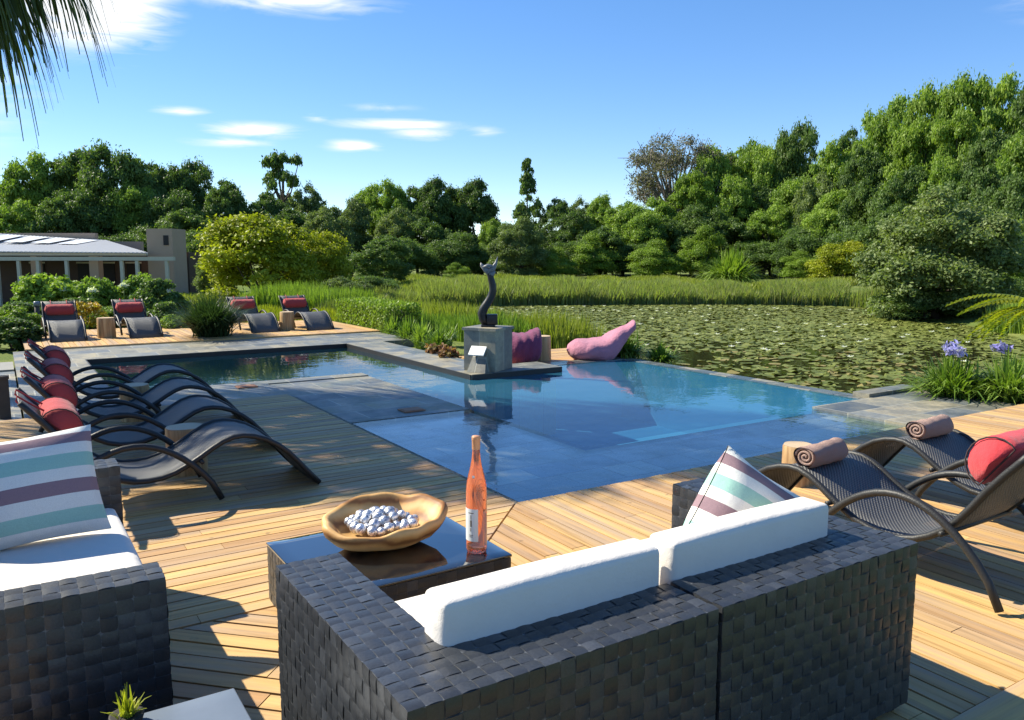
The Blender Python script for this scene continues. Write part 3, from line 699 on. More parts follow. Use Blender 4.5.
# ------------------------------------------------------------------ loungers
PROF = [(0, 0), (.07, .095), (.14, .18), (.21, .26), (.28, .32), (.36, .37), (.44, .4), (.51, .412), (.57, .41), (.64, .388), (.71, .35), (.78, .305), (.86, .26), (.94, .222), (1.02, .20), (1.10, .193), (1.18, .198), (1.26, .22), (1.33, .255), (1.40, .305), (1.46, .37), (1.52, .45), (1.58, .54), (1.65, .63), (1.71, .70), (1.755, .755)]
def make_lounger(label, group, mred, strap=True, base=(0, -1.585, .545)):
    """foot end at local y=0, head towards local -y; near side at x=0, far side at x=.60"""
    t = thing('sun_lounger', label, 'sun lounger', group=group); Wd = .60
    mb = MB(); vs = []; uv = []; fs = []; s = 0; nx = 4
    for i, (u, z) in enumerate(PROF):
        if i: s += math.hypot(u-PROF[i-1][0], z-PROF[i-1][1])
        for k in range(nx+1):
            x = .015+(Wd-.03)*k/nx; vs.append((x, -u, z+.004-.010*math.sin(PI*k/nx))); uv.append((x, s))
    n1 = nx+1
    for i in range(len(PROF)-1):
        for k in range(nx): fs.append((i*n1+k, (i+1)*n1+k, (i+1)*n1+k+1, i*n1+k+1))
    mb.add(vs, fs, True, uvs=uv); seat = mb.build('woven_seat', M_weave, t)
    sm = seat.modifiers.new('thick', 'SOLIDIFY'); sm.thickness = .008; sm.offset = -1
    for x in (.012, Wd-.012):
        MB().tube([(x, -u, z+(.016 if i == 0 else 0)) for i, (u, z) in enumerate(PROF)], .018, 8).build('side_rail', M_rail, t)
    for x in (-.022, Wd+.022):
        pts = []
        for i in range(19):
            a = i/18; u = .67+1.02*a; z = .018+.41*math.sin(PI*a)**.72 if 0 < a < 1 else .018
            pts.append((x, -u, z))
        MB().tube(pts, .020, 8).build('arm_arch', M_rail, t)
    for u, z in ((1.40, .29), (.78, .275)): MB().tube([(-.02, -u, z), (Wd+.02, -u, z)], .014, 8).build('cross_bar', M_rail, t)
    # bolster, half round, strapped over the back
    b = MB(); vs = []; fs = []; nn = 20; L_ = 15
    d = Vector((0, -.14, .19)).normalized(); nr = Vector((0, .19, .14)).normalized(); base = Vector(base)
    for i in range(L_+1):
        q = i/L_; x = .03+.54*q; e = min(q, 1-q)*L_; rr = 1 if e > 1.01 else (.90 if e > .01 else 0.0)
        if e > 1.01: rr = 1+.015*math.sin(q*19)
        for k in range(nn):
            a = 2*PI*k/nn; p = base+d*(math.cos(a)*.13*rr)+nr*(max(math.sin(a), -.22)*.12*rr+.04)
            vs.append((x, p.y, p.z))
    for i in range(L_):
        for k in range(nn): fs.append((i*nn+k, (i+1)*nn+k, (i+1)*nn+(k+1) % nn, i*nn+(k+1) % nn))
    bo = b.add(vs, fs, True).build('bolster', mred, t)
    for q in (.062, .938):
        pi = []
        for k in range(21):
            a = 2*PI*k/20; p = base+d*(math.cos(a)*.127)+nr*(max(math.sin(a), -.22)*.117+.04); pi.append((.03+.54*q, p.y, p.z))
        MB().tube(pi, .004, 5, False).build('piping', M_piping, bo)
    if strap:
        for x in (.16, .44):
            MB().tube([(x, -1.62, .665), (x, -1.69, .715), (x, -1.765, .775), (x, -1.77, .745), (x, -1.72, .69)], .006, 5).build('strap', mred, bo)
    return t
GL = 'loungers in a row on the deck beside the pool'
L0 = make_lounger('nearest of the four left-row loungers, its bare foot end pointing at the pool', GL, M_red)
# left row: foot ends towards +x, heads towards -x.  local -y -> world -x  => rotate -90 deg
def place_left(o, b): o.location = (-.94+.055*(b-1.07)/1.15, b+.60, 0); o.rotation_euler.z = -PI/2
place_left(L0, 1.07)
for b, lb in ((2.22, 'second of the left-row loungers counted from the sofa'), (3.37, 'third of the left-row loungers counted from the sofa'), (4.52, 'farthest of the four left-row loungers, beside the slate corner of the pool')):
    place_left(dup(L0, (0, 0, 0), 0, lb), b)
# far row, facing the pool: head at +y => rotate 180
GF = 'loungers on the far deck behind the pool'
for (fa, fb, rz, lb) in ((-1.73, 12.35, 1, 'leftmost lounger on the far deck, against the dark shrubs'), (-.42, 12.35, 3, 'lounger on the far deck just right of the left far log stool'), (1.80, 12.2, 2, 'lounger on the far deck beside the dark grassy clump'), (2.92, 12.1, 2, 'rightmost lounger on the far deck, next to the bright hedge')):
    o = dup(L0, (0, 0, 0), 0, lb, GF); r = PI+math.radians(rz); o.rotation_euler.z = r
    # centre of foot end at fa, fb
    o.location = (fa-.3*math.cos(r), fb-.3*math.sin(r), .032); o.scale = (1, 1, .87)
GR = 'loungers with towels at the right'
R1 = make_lounger('nearest right-hand lounger with red bolster, directly beside the woven sofa', GR, M_redR, base=(0, -1.60, .635))
R1.location = (.945, -.88, 0)
dup(R1, (2.10, -.80, 0), math.radians(-2), 'second right-hand lounger, behind the one with the big red bolster')
def towel(loc, rz, label):
    mb = MB(); pts = []; L_ = .40; nn = 28; vs = []; fs = []
    for i in range(13):
        q = i/12; x = (q-.5)*L_; e = 1 if 0 < i < 12 else .93
        for k in range(nn):
            a = 2*PI*k/nn; r = (.078+.006*math.sin(3*a+q*3)+.003*math.sin(q*20+a))*e
            vs.append((x, r*math.cos(a)*1.12, .072+max(-.070, r*math.sin(a))))
    for i in range(12):
        for k in range(nn): fs.append((i*nn+k, (i+1)*nn+k, (i+1)*nn+(k+1) % nn, i*nn+(k+1) % nn)[::-1])
    # spiral ends
    for sx in (-.5, .5):
        sp = []
        for k in range(60):
            a = k/59*2*PI*2.6; r = .068*(1-k/62); sp.append(Vector((sx*L_*.925, r*1.1*math.cos(a), .074+r*math.sin(a))))
        mb.tube(sp, .0105, 6)
    mb.add(vs, fs, True)
    o = mb.build('rolled_towel', M_towel, loc=loc, rz=rz); o.scale = (.9, .82, .82); return tag(o, label, 'towel', 'rolled towels on the right-hand loungers')
towel((1.19, -1.42, .408), math.radians(6), 'rolled mauve towel on the nearest right-hand lounger')
towel((2.40, -1.36, .408), math.radians(2), 'rolled mauve towel on the second right-hand lounger')

# log stools
def make_log(r=.18, h=.42, seed=1):
    t = empty('log_stool'); rn = random.Random(seed); ph = rn.random()*6; nn = 28; vs = []; fs = []
    def rad(a, z): return r*(1+.04*math.sin(2*a+ph)+.025*math.sin(5*a+ph*2)+.012*math.sin(9*a))*(1+.05*(h-z)/h)
    zs = [0, .1, .2, .3, h-.012, h]
    for z in zs:
        for k in range(nn):
            a = 2*PI*k/nn; q = rad(a, z)*(.975 if z == h else 1); vs.append((q*math.cos(a), q*math.sin(a), z))
    for i in range(len(zs)-1):
        for k in range(nn): fs.append((i*nn+k, i*nn+(k+1) % nn, (i+1)*nn+(k+1) % nn, (i+1)*nn+k))
    MB().add(vs, fs, True).build('trunk', M_log, t)
    MB().add([(rad(2*PI*k/nn, h)*.965*math.cos(2*PI*k/nn), rad(2*PI*k/nn, h)*.965*math.sin(2*PI*k/nn), h+.001) for k in range(nn)], [tuple(range(nn))]).build('cut_top', M_logtop, t)
    return t
log0 = make_log(); 
spots = [(-1.66, 1.93, 0, .82, 'log stool between the two nearest left-row loungers'), (-1.70, 4.24, 0, .82, 'log stool between the two farthest left-row loungers'),
         (-1.06, 12.85, .032, .9, 'log stool between the two left loungers of the far deck'), (2.36, 12.6, .032, .9, 'log stool between the two right loungers of the far deck'),
         (4.62, 6.42, -.10, .95, 'log stool between the burgundy and pink beanbags'), (1.92, -.70, 0, .66, 'log stool between the two right-hand loungers')]
for i, (x, y, z, s, lb) in enumerate(spots):
    o = log0 if i == 0 else copy_tree(log0)
    o.location = (x, y, z); o.rotation_euler.z = i*1.3; o.scale = (s*.92, s*.92, s); tag(o, lb, 'stool', 'log stools')

# ------------------------------------------------------------------ sculpture, plinth
t = thing('plinth', 'slate clad square plinth under the sculpture on the pool corner', 'plinth', (3.02, 5.40, .002), math.radians(30))
MB().box(-.25, .25, -.25, .25, 0, .56).build('block', M_plinth, t)
MB().box(-.27, .27, -.27, .27, .562, .60).build('cap', M_plinth, t)
pm = MB(); pm.add([(-.40, -.17, 0), (-.40, .12, 0), (-.252, -.17, 0), (-.252, .12, 0), (-.30, -.13, .20), (-.30, .08, .20), (-.252, -.13, .26), (-.252, .08, .26)], [(0, 1, 3, 2)[::-1], (0, 4, 5, 1)[::-1], (0, 2, 6, 4)[::-1], (1, 5, 7, 3)[::-1], (4, 6, 7, 5)[::-1]]).build('rock_wedge', M_plinth, t)
pq = MB(); pq.add([(-.36, -.12, .24), (-.36, .12, .24), (-.262, .12, .35), (-.262, -.12, .35), (-.35, -.12, .225), (-.35, .12, .225), (-.252, .12, .335), (-.252, -.12, .335)], [(0, 3, 2, 1), (4, 5, 6, 7), (0, 1, 5, 4), (3, 7, 6, 2), (0, 4, 7, 3), (1, 2, 6, 5)]).build('plaque', M_plaque, t)
t = thing('sculpture', 'dark curved abstract figure sculpture with grey horned head standing on the slate plinth', 'sculpture', (3.02, 5.40, .603), -TH); t.scale = (1, 1, .92)
MB().rbox(-.10, .10, -.09, .09, 0, .03, .01).rbox(-.02, .13, -.07, .07, .0302, .19, .012).build('base', M_bronze, t)
pts = [(-.03, 0, .03), (-.07, 0, .12), (-.085, 0, .2), (-.06, 0, .28), (-.01, 0, .36), (.04, 0, .45), (.065, 0, .54), (.065, 0, .63), (.045, 0, .71), (.03, 0, .78), (.02, 0, .84)]
mb = MB(); mb.tube(pts, [.06, .064, .066, .062, .058, .055, .053, .05, .046, .042, .036], 14); mb.build('body', M_bronze, t)
mb = MB(); mb.tube([(.02, 0, .82), (-.03, 0, .87), (-.09, 0, .93), (-.10, 0, .97)], [.05, .045, .025, .004], 10); mb.tube([(.01, 0, .84), (.07, 0, .88), (.11, .0, .96), (.135, 0, 1.06)], [.05, .04, .022, .003], 10)
mb.tube([(-.08, -.02, .90), (0, -.03, .925), (.09, -.02, .91)], [.012, .03, .012], 8); mb.tube([(.02, 0, .80), (.07, -.01, .80), (.10, -.01, .84)], [.045, .035, .01], 8)
mb.build('head', M_silver, t)

# bean bags
def beanbag(name, label, loc, rz, m, kind):
    nu, nv = 30, 20; vs = []; fs = []
    for i in range(nu+1):
        s = i/nu
        seam = 0
        if kind == 'lounge':   # long low seat rising to a narrow neck
            cx = s*1.25; cz = .17 if s < .5 else .17+((s-.5)/.5)**1.1*.42; wx = .42*(math.sin(PI*min(1, s*3.2)/2)**.5 if s < .31 else 1)*(1-.62*smooth((s-.5)/.5)); hz = .17*(math.sin(PI*min(1, s*6.0)/2)**.5 if s < .17 else 1)*(1+.25*math.sin(PI*min(1,max(0,(s-.35)/.5))))*(1-.50*smooth((s-.6)/.4))
            if s < .02: wx = hz = .01
            if s > .97: wx *= .75; hz *= .55
            if s == 1: wx = hz = .01
            if s > .55: cx = .6875+(s-.55)*1.0
            dx = -.0
        else:
            cx = s*.62; cz = .24+.03*s; wx = .36*(1-abs(2*s-1)**4)**.5+.02; hz = .24*(1-abs(2*s-1)**5)**.5+.03; dx = 0
        for k in range(nv):
            a = 2*PI*k/nv; fold = 1+.03*math.sin(4*a+s*9)+.022*math.sin(s*31+2*a)+.012*math.sin(s*57-5*a)
            y = wx*math.copysign(abs(math.cos(a))**.8, math.cos(a))*fold; z = cz+hz*math.copysign(abs(math.sin(a))**.8, math.sin(a))*fold
            if kind != 'lounge' and math.sin(a) > .3: z += (.20*abs(2*s-1)**3*(1 if s > .5 else .5) - .05)*math.sin(a)
            vs.append((cx, y, max(.004+.01*abs(math.cos(a)), z)))
    for i in range(nu):
        for k in range(nv): fs.append((i*nv+k, (i+1)*nv+k, (i+1)*nv+(k+1) % nv, i*nv+(k+1) % nv)[::-1])
    fs += [tuple(range(nv)), tuple(nu*nv+k for k in range(nv))[::-1]]
    o = MB().add(vs, fs, True).build(name, m, loc=loc, rz=rz); return tag(o, label, 'beanbag', 'beanbags beyond the infinity edge')
beanbag('beanbag', 'upright burgundy beanbag behind the slate plinth', (3.88, 6.42, -.098), -TH+.25, M_burg, 'chair')
beanbag('beanbag', 'long pink lounge beanbag with raised headrest behind the infinity edge', (4.98, 6.20, -.098), math.radians(-26), M_pink, 'lounge')

# post and small garden light at left
t = thing('timber_post', 'dark square timber post at the left edge past the deck', 'post', (-2.78, 5.25, -.06))
MB().box(-.05, .05, -.05, .05, 0, .42).build('shaft', M_post, t); MB().box(-.058, .058, -.058, .058, .422, .45).build('cap', M_post, t)
t = thing('garden_light', 'slim grey bollard light left of the far loungers', 'lamp', tuple(F(37, 17.5, 0)))
MB().lathe([(0, 0), (.05, 0), (.05, .50), (0, .50)], 16).build('post', M_post, t); MB().lathe([(0, .502), (.065, .502), (.065, .58), (.05, .60), (0, .60)], 16).build('head', M_grayslab, t)

# ------------------------------------------------------------------ house
HR = F(0, 38, -.85); t = thing('house', 'low taupe house with pale pergola, grey sheet roof and square tower', 'house', tuple(F(512, 38, 0)), -TH)
def hx(px): return (px-512)/FPX*38
def hz(y): return ztop(y, 38)
G = -1.0
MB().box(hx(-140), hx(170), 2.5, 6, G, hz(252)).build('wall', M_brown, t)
def hx4(px): return (px-512)/FPX*44
MB().box(hx4(-40), hx4(99), 6.05, 6.4, 0, ztop(233, 44)).build('parapet', M_wall, t); MB().box(hx4(99)+.002, hx4(144), 6.05, 6.4, 0, ztop(241.5, 44)).build('parapet', M_wall, t)
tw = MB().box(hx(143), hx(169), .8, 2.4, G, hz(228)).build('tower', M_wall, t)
MB().box(hx(160), hx(165), .77, .797, hz(245), hz(235)).build('window', M_dark, tw)
rm = MB(); rm.add([(hx(-140), -.2, hz(250)), (hx(153), -.2, hz(252.5)), (hx(47), 6.0, ztop(240, 44)), (hx(-140), 6.0, ztop(230, 44)), (hx(-140), -.2, hz(250)-.05), (hx(153), -.2, hz(252.5)-.05)], [(0, 1, 2, 3), (4, 5, 1, 0)])
rf = rm.build('roof', M_roof, t); 
def roofz(x, y):
    q = (x-hx(-140))/(hx(47)-hx(-140)); zf = hz(250)+(hz(252.5)-hz(250))*(x-hx(-140))/(hx(153)-hx(-140)); zb = ztop(230, 44)*(1-q)+ztop(240, 44)*q
    return zf+(zb-zf)*(y+.2)/6.2+.03
for k in range(4):
    x0 = hx(-62)+k*1.35; x1 = x0+.95; MB().add([(x0, 3.2, roofz(x0, 3.2)), (x1, 3.2, roofz(x1, 3.2)), (x1, 5.6, roofz(x1, 5.6)), (x0, 5.6, roofz(x0, 5.6))], [(0, 1, 2, 3)]).build('roof_light', M_sky, rf)
MB().box(hx(-140), hx(150), -.1, .1, hz(255.5), hz(252.8)).build('eave_board', M_beam, t)
MB().box(hx(-140), hx(182), -.62, -.45, hz(260.5), hz(256.8)).build('pergola_beam', M_beam, t)
for px in (-60, 8, 29, 48, 76, 130, 145, 174): MB().box(hx(px)-.07, hx(px)+.07, -.6, -.46, G, hz(260.7)).build('pergola_post', M_beam, t)
MB().box(hx(92), hx(101), -.0, .45, G, hz(256)).box(hx(34), hx(40), -.0, .45, G, hz(256)).build('pillar', M_wall, t)
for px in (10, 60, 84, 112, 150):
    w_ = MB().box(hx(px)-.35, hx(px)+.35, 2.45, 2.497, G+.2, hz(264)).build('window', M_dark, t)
    MB().box(hx(px)-.40, hx(px)+.40, 2.43, 2.449, hz(264)+.001, hz(264)+.08).build('window_frame', M_beam, w_)

# ------------------------------------------------------------------ foliage generators
def leafcloud(rng, cent, rad, n, size, elong=1.5, up=.35, shell=.5, jit=1.5):
    """leaf quads on the shells of many clumps; returns V, F, tone"""
    cent = np.asarray(cent, float); rad = np.asarray(rad, float)
    pw_ = rad**2; idx = rng.choice(len(cent), n, p=pw_/pw_.sum())
    d = rng.normal(size=(n, 3)); d /= np.linalg.norm(d, axis=1)[:, None]; d[:, 2] = np.where(d[:, 2] < -.3, -d[:, 2]*.6, d[:, 2])
    loose = rng.rand(n) < .20; r = rad[idx]*np.where(loose, .9+.6*rng.rand(n), shell+(1.12-shell)*rng.rand(n)); P = cent[idx]+d*r[:, None]*np.array([1, 1, .85])
    nm = d*.9+rng.normal(size=(n, 3))*jit*.6; nm[:, 2] += up; nm /= np.linalg.norm(nm, axis=1)[:, None]
    tv = rng.normal(size=(n, 3)); tv[:, 2] -= .3; tv -= nm*(tv*nm).sum(1)[:, None]; tv /= np.linalg.norm(tv, axis=1)[:, None]
    bt = np.cross(nm, tv); s = size*(.6+.8*rng.rand(n)); a = tv*(s*elong*.5)[:, None]; b = bt*(s*.5)[:, None]
    V = np.stack([P-a, P+b*.9-a*.1, P+a, P-b*.9-a*.1], 1).reshape(-1, 3); Fq = np.arange(4*n).reshape(-1, 4)
    ct = rng.rand(len(cent)); tone = np.clip(.55*ct[idx]+.45*rng.rand(n), 0, 1)
    return V, Fq, tone
def shell_pts(rng, n, c, R, inner=.55, zmin=-1.0):
    o = []
    while len(o) < n:
        d = rng.normal(size=3); d /= np.linalg.norm(d)
        if d[2] < zmin: continue
        q = inner+(1-inner)*rng.rand()**.6; o.append(np.array(c)+d*q*np.array(R))
    return np.array(o)
def limbs(mb, base_r, h0, pts, rng, k=7, lean=(0, 0), zb=0):
    top = Vector((lean[0], lean[1], h0)); mb.tube([(0, 0, zb), (lean[0]*.4, lean[1]*.4, h0*.5), top], [base_r*1.3, base_r, base_r*.7], 8)
    for i in rng.choice(len(pts), min(k, len(pts)), replace=False):
        p = Vector(pts[i]); m1 = (top*.5+p*.5)+Vector(rng.normal(size=3)*.02); mb.tube([top*.96, m1, p], [base_r*.6, base_r*.35, base_r*.1], 5, False)
VAR = {}
def variant(key, seed, kind, leafmat, n=15000, size=.0165, barkm=None):
    rng = np.random.RandomState(seed); root = empty('tree')
    tb = MB()
    if kind == 'round':
        c = shell_pts(rng, 90, (0, 0, .58), (.44, .44, .37), .35, -.8); r = rng.uniform(.05, .13, len(c)); limbs(tb, .030, .3, c, rng, 9)
    elif kind == 'lumpy':
        c = shell_pts(rng, 130, (0, 0, .52), (.45, .45, .43), .5, -.9); r = rng.uniform(.035, .11, len(c)); limbs(tb, .030, .25, c, rng, 9)
    elif kind == 'tall':
        c = shell_pts(rng, 80, (0, 0, .56), (.31, .31, .41), .45, -.95); r = rng.uniform(.04, .11, len(c)); limbs(tb, .022, .3, c, rng, 9)
    elif kind == 'cone':
        c = []; 
        for i in range(60):
            z = .15+.83*rng.rand(); a = rng.rand()*6.28; q = (1-z)*.42*(.35+.65*rng.rand())+.01; c.append((q*math.cos(a), q*math.sin(a), z))
        c = np.array(c); r = .035+.06*(1-c[:, 2]); tb.tube([(0, 0, 0), (0, 0, .95)], [.02, .004], 6)
    elif kind == 'umbrella':
        c = []
        for (x, y, z, q) in ((-.30, 0, .74, .17), (.05, .1, .80, .20), (.32, -.05, .77, .16), (.0, -.15, .92, .19), (.22, .1, .93, .15), (-.18, .05, .88, .15), (-.38, .1, .60, .10), (.36, 0, .62, .10)):
            for k in range(4): c.append((x+rng.normal()*q*.45, y+rng.normal()*q*.45, z+rng.normal()*.018))
        c = np.array(c); r = rng.uniform(.05, .085, len(c)); tb.tube([(0, 0, 0), (.02, 0, .4), (0, 0, .62), (.03, 0, .88)], [.035, .028, .022, .008], 8)
        for k in range(0, len(c), 3): tb.tube([(.01, 0, .5+.1*rng.rand()), tuple(np.array((c[k][0]*.5, c[k][1]*.5, .68))), tuple(c[k])], [.013, .010, .005], 5, False)
    elif kind == 'bush':
        c = shell_pts(rng, 60, (0, 0, .38), (.44, .44, .50), .55, -.55); r = rng.uniform(.08, .15, len(c)); limbs(tb, .02, .15, c, rng, 8)
    elif kind == 'bare':
        c = shell_pts(rng, 90, (0, 0, .66), (.46, .46, .30), .5, -.5); r = rng.uniform(.05, .10, len(c)); limbs(tb, .03, .4, c, rng, 40)
        for p in c:
            for k in range(7):
                q = p+rng.normal(size=3)*.05; tb.tube([tuple(p), tuple(q)], [.004, .0015], 3, False)
    elif kind == 'willow':
        c = shell_pts(rng, 120, (0, 0, .40), (.46, .46, .52), .45, -.85); r = rng.uniform(.07, .12, len(c)); limbs(tb, .025, .2, c, rng, 9)
    V, Fq, tone = leafcloud(rng, c, r, n, size, 1.7)
    V[:, 2] = np.maximum(V[:, 2], .0)
    npmesh('crown', V, Fq, leafmat, root, tone); tb.build('trunk', barkm or M_bark, root)
    root.hide_render = False; VAR[key] = [root, False]
    return root
NT = 42000
variant('dround', 1, 'round', L_dark, NT); variant('dlump', 2, 'lumpy', L_dark, NT); variant('mround', 3, 'round', L_mid, NT); variant('mlump', 4, 'lumpy', L_mid, NT)
variant('blump', 5, 'lumpy', L_bright, NT); variant('dtall', 6, 'tall', L_dark, NT); variant('cone', 7, 'cone', L_dark, 11000, .020); variant('pine', 8, 'umbrella', L_dark, 7000, .022)
variant('ybush', 9, 'bush', L_yellow, 30000, .020); variant('gwill', 10, 'willow', L_grey, 75000, .015); variant('bare', 11, 'bare', L_brown, 16000, .010, M_barkp)
variant('bbush', 12, 'bush', L_bright, NT, .016); variant('dbush', 13, 'bush', L_dark, NT, .016); variant('mbush', 14, 'bush', L_mid, NT, .016); variant('glump', 15, 'lumpy', L_grey, NT, .016)
variant('nbush', 16, 'bush', L_mid, 16000, .042); variant('ndbush', 17, 'bush', L_dark, 16000, .038); variant('mtall', 18, 'tall', L_mid, NT)
variant('nybush', 19, 'bush', L_bright, 16000, .036)
rt = random.Random(5)
def tree(key, px, ytop, wpx, D, label, cat='tree', group=None, name=None, base=None):
    if D >= 44 and px > 330:
        D2 = float(np.interp(px, [330, 430, 640, 760, 870, 930, 1030], [44, 46, 48, 46, 38, 34, 28]))+8+(D-46)*.9; wpx *= 1.0; D = D2
    p = F(px, D); g = gz(p.x, p.y)-.1 if base is None else base; H = ztop(ytop, D)-g; Wd = wpx/FPX*D
    src, used = VAR[key]
    o = copy_tree(src) if used else src; VAR[key][1] = True
    wx = {'tall': .72}.get(key[1:], 1.0)
    o.name = name or 'tree'; o.location = (p.x, p.y, g); o.rotation_euler.z = rt.uniform(0, 6.28); o.scale = (Wd/wx, Wd/wx, H)
    if group: o['group'] = group
    elif 'group' in o: del o['group']
    o['label'] = label; o['category'] = cat
    return o
GW1, GW2, GW3 = 'dark trees of the wood behind the house', 'trees of the wood across the reeds', 'trees of the wooded slope on the right'
LW1, LW2, LW3 = 'dark bushy evergreen in the wood behind the house', 'mid green tree in the wood behind the reed bank', 'tall leafy tree on the wooded slope right of the pond'
for (k, px, yt, w_, D) in (('dlump', 8, 178, 74, 62), ('mlump', 45, 152, 70, 60), ('dlump', 82, 141, 82, 62), ('dround', 122, 145, 84, 60), ('mlump', 28, 200, 60, 55), ('dlump', 66, 185, 70, 56), ('dround', 100, 190, 70, 57), ('mround', 140, 180, 60, 58),
                           ('dlump', 160, 156, 58, 62), ('dround', 196, 160, 62, 64), ('dlump', 228, 174, 60, 60), ('dbush', 150, 215, 70, 55), ('dlump', 190, 205, 70, 55), ('dbush', 212, 222, 70, 52), ('dround', 178, 190, 60, 58), ('dlump', 250, 200, 60, 60), ('mround', -30, 170, 80, 60), ('dbush', -10, 220, 90, 50), ('dbush', 30, 228, 80, 52), ('dbush', 80, 228, 80, 52), ('dbush', 118, 226, 60, 52)):
    tree(k, px, yt, w_, D, LW1, group=GW1)
tree('pine', 287, 152, 62, 70, 'umbrella pine with bare trunk rising above the wood at the left')
for (k, px, yt, w_, D) in (('glump', 312, 182, 50, 68), ('dlump', 275, 190, 50, 66), ('mlump', 375, 184, 52, 66), ('mlump', 392, 180, 46, 64), ('glump', 352, 196, 56, 62), ('dtall', 418, 188, 44, 64), ('dtall', 438, 180, 44, 62), ('dtall', 478, 181, 46, 62), ('dtall', 455, 188, 40, 64), ('glump', 400, 205, 50, 58), ('dlump', 430, 215, 60, 56), ('dbush', 455, 225, 60, 54), ('dbush', 405, 232, 70, 52), ('glump', 330, 205, 56, 60), ('dlump', 300, 205, 60, 62), ('dbush', 330, 235, 70, 56), ('mround', 496, 218, 34, 58), ('dbush', 480, 240, 50, 55),
                           ('dlump', 556, 194, 46, 64), ('glump', 580, 196, 40, 66), ('mlump', 600, 195, 44, 64), ('dround', 575, 212, 50, 60), ('mround', 622, 200, 54, 58), ('mround', 640, 208, 50, 56), ('dlump', 605, 225, 60, 54), ('dbush', 575, 235, 60, 53), ('mlump', 655, 198, 54, 60), ('dbush', 640, 238, 60, 53)):
    tree(k, px, yt, w_, D, LW2, group=GW2)
for px in range(300, 820, 26):
    tree(('dbush', 'mbush', 'dlump')[px % 3], px, 226+(px*7) % 11, 58, 64, LW2, group=GW2)
tree('cone', 527, 156, 66, 66, 'tall pointed conifer standing above the wood left of centre')
tree('gwill', 520, 216, 62, 50, 'soft light green willowy tree behind the sculpture')
tree('bbush', 590, 232, 54, 52, 'round bright green bush at the wood edge right of the sculpture', 'bush', name='bush')
tree('bbush', 556, 246, 40, 50, 'small bright green bush left of the other round bush behind the reeds', 'bush', name='bush')
tree('bbush', 457, 262, 28, 48, 'little rounded green bush just left of the sculpture head', 'bush', name='bush')
tree('bare', 672, 131, 112, 66, 'tree with thin brown twiggy crown standing against the sky')
tree('dround', 790, 122, 56, 66, 'dark flat topped tree rising against the sky right of the twiggy tree')
for (k, px, yt, w_, D) in (('mlump', 708, 146, 56, 64), ('mround', 740, 138, 62, 66), ('mlump', 762, 146, 50, 64), ('blump', 690, 172, 56, 60), ('mlump', 730, 175, 60, 60), ('dlump', 760, 180, 60, 60), ('dround', 700, 205, 60, 57), ('dlump', 670, 215, 50, 56), ('dlump', 730, 215, 60, 56), ('mlump', 770, 205, 60, 56), ('mround', 790, 175, 60, 60),
                           ('dlump', 842, 122, 50, 70), ('mlump', 865, 112, 60, 68), ('mlump', 885, 96, 66, 66), ('blump', 920, 84, 70, 64), ('blump', 955, 74, 76, 62), ('mlump', 990, 76, 70, 62), ('dround', 1030, 70, 70, 60), ('mlump', 825, 142, 60, 62), ('glump', 815, 170, 56, 58), ('dlump', 860, 140, 60, 60), ('blump', 905, 120, 64, 58), ('blump', 945, 110, 70, 57), ('dlump', 985, 120, 70, 56), ('mlump', 1025, 120, 80, 54),
                           ('mlump', 830, 190, 60, 56), ('dlump', 862, 175, 62, 54), ('dlump', 900, 160, 66, 53), ('mlump', 935, 155, 60, 54), ('dlump', 970, 160, 70, 50), ('dlump', 1010, 165, 70, 46), ('dbush', 800, 218, 60, 53), ('dbush', 850, 215, 70, 50), ('mround', 815, 205, 56, 55), ('dbush', 760, 236, 60, 53), ('dlump', 1000, 200, 60, 42), ('dbush', 1060, 190, 90, 40), ('dlump', 885, 200, 60, 50)):
    tree(k, px, yt, w_, D, LW3, group=GW3)
tree('bbush', 655, 238, 54, 50, 'light green bush leaning at the wood edge above the reeds', 'bush', name='bush')
tree('bbush', 700, 224, 46, 52, 'bright green tree beside the shaggy low palm')
tree('ybush', 840, 238, 62, 47, 'yellow green bush left of the big grey green willow', 'bush', name='bush')
tree('bbush', 800, 250, 44, 50, 'small green bush left of the yellow green one on the far bank', 'bush', name='bush')
tree('gwill', 936, 186, 150, 26.5, 'big grey green willow overhanging the right side of the pond', base=-.55)
tree('dbush', 925, 280, 92, 26.3, 'dark undergrowth bush at the waterline beneath the big willow', 'bush', name='bush', base=-.5)
tree('blump', 1026, 218, 74, 33, 'bright green tree at the right edge beside the big willow')
tree('dbush', 1010, 272, 60, 30, 'low dark bush beneath the right edge tree', 'bush', name='bush')
tree('ybush', 262, 208, 124, 30, 'large yellow green tree with rounded crown behind the far deck')
tree('ybush', 322, 226, 66, 32, 'smaller yellow green tree joined to the right of the large one')
tree('dlump', 385, 232, 66, 42, 'dark rounded tree right of the yellow green trees')
tree('glump', 218, 250, 42, 32, 'grey green shrub at the left foot of the yellow tree', 'shrub', name='shrub')
tree('glump', 345, 276, 60, 27, 'grey green shrub at the right foot of the yellow trees', 'shrub', name='shrub')
tree('dbush', 375, 272, 60, 34, 'dark low shrub behind the clipped bright hedge', 'shrub', name='shrub')
tree('nbush', 52, 268, 68, 22, 'broad leafy green shrub in front of the pergola at left', 'shrub', name='shrub')
tree('nbush', 97, 272, 44, 22, 'round green shrub in front of the pergola, middle of three', 'shrub', name='shrub')
tree('nbush', 140, 268, 44, 23, 'green shrub in front of the square tower', 'shrub', name='shrub')
tree('ndbush', 160, 276, 50, 21, 'dark leafy shrub right of the pergola', 'shrub', name='shrub')
tree('ndbush', 22, 300, 60, 18.5, 'dark shrub behind the leftmost far lounger', 'shrub', name='shrub')
tree('nybush', 14, 302, 46, 17, 'low light topped shrub at the left edge', 'shrub', name='shrub')
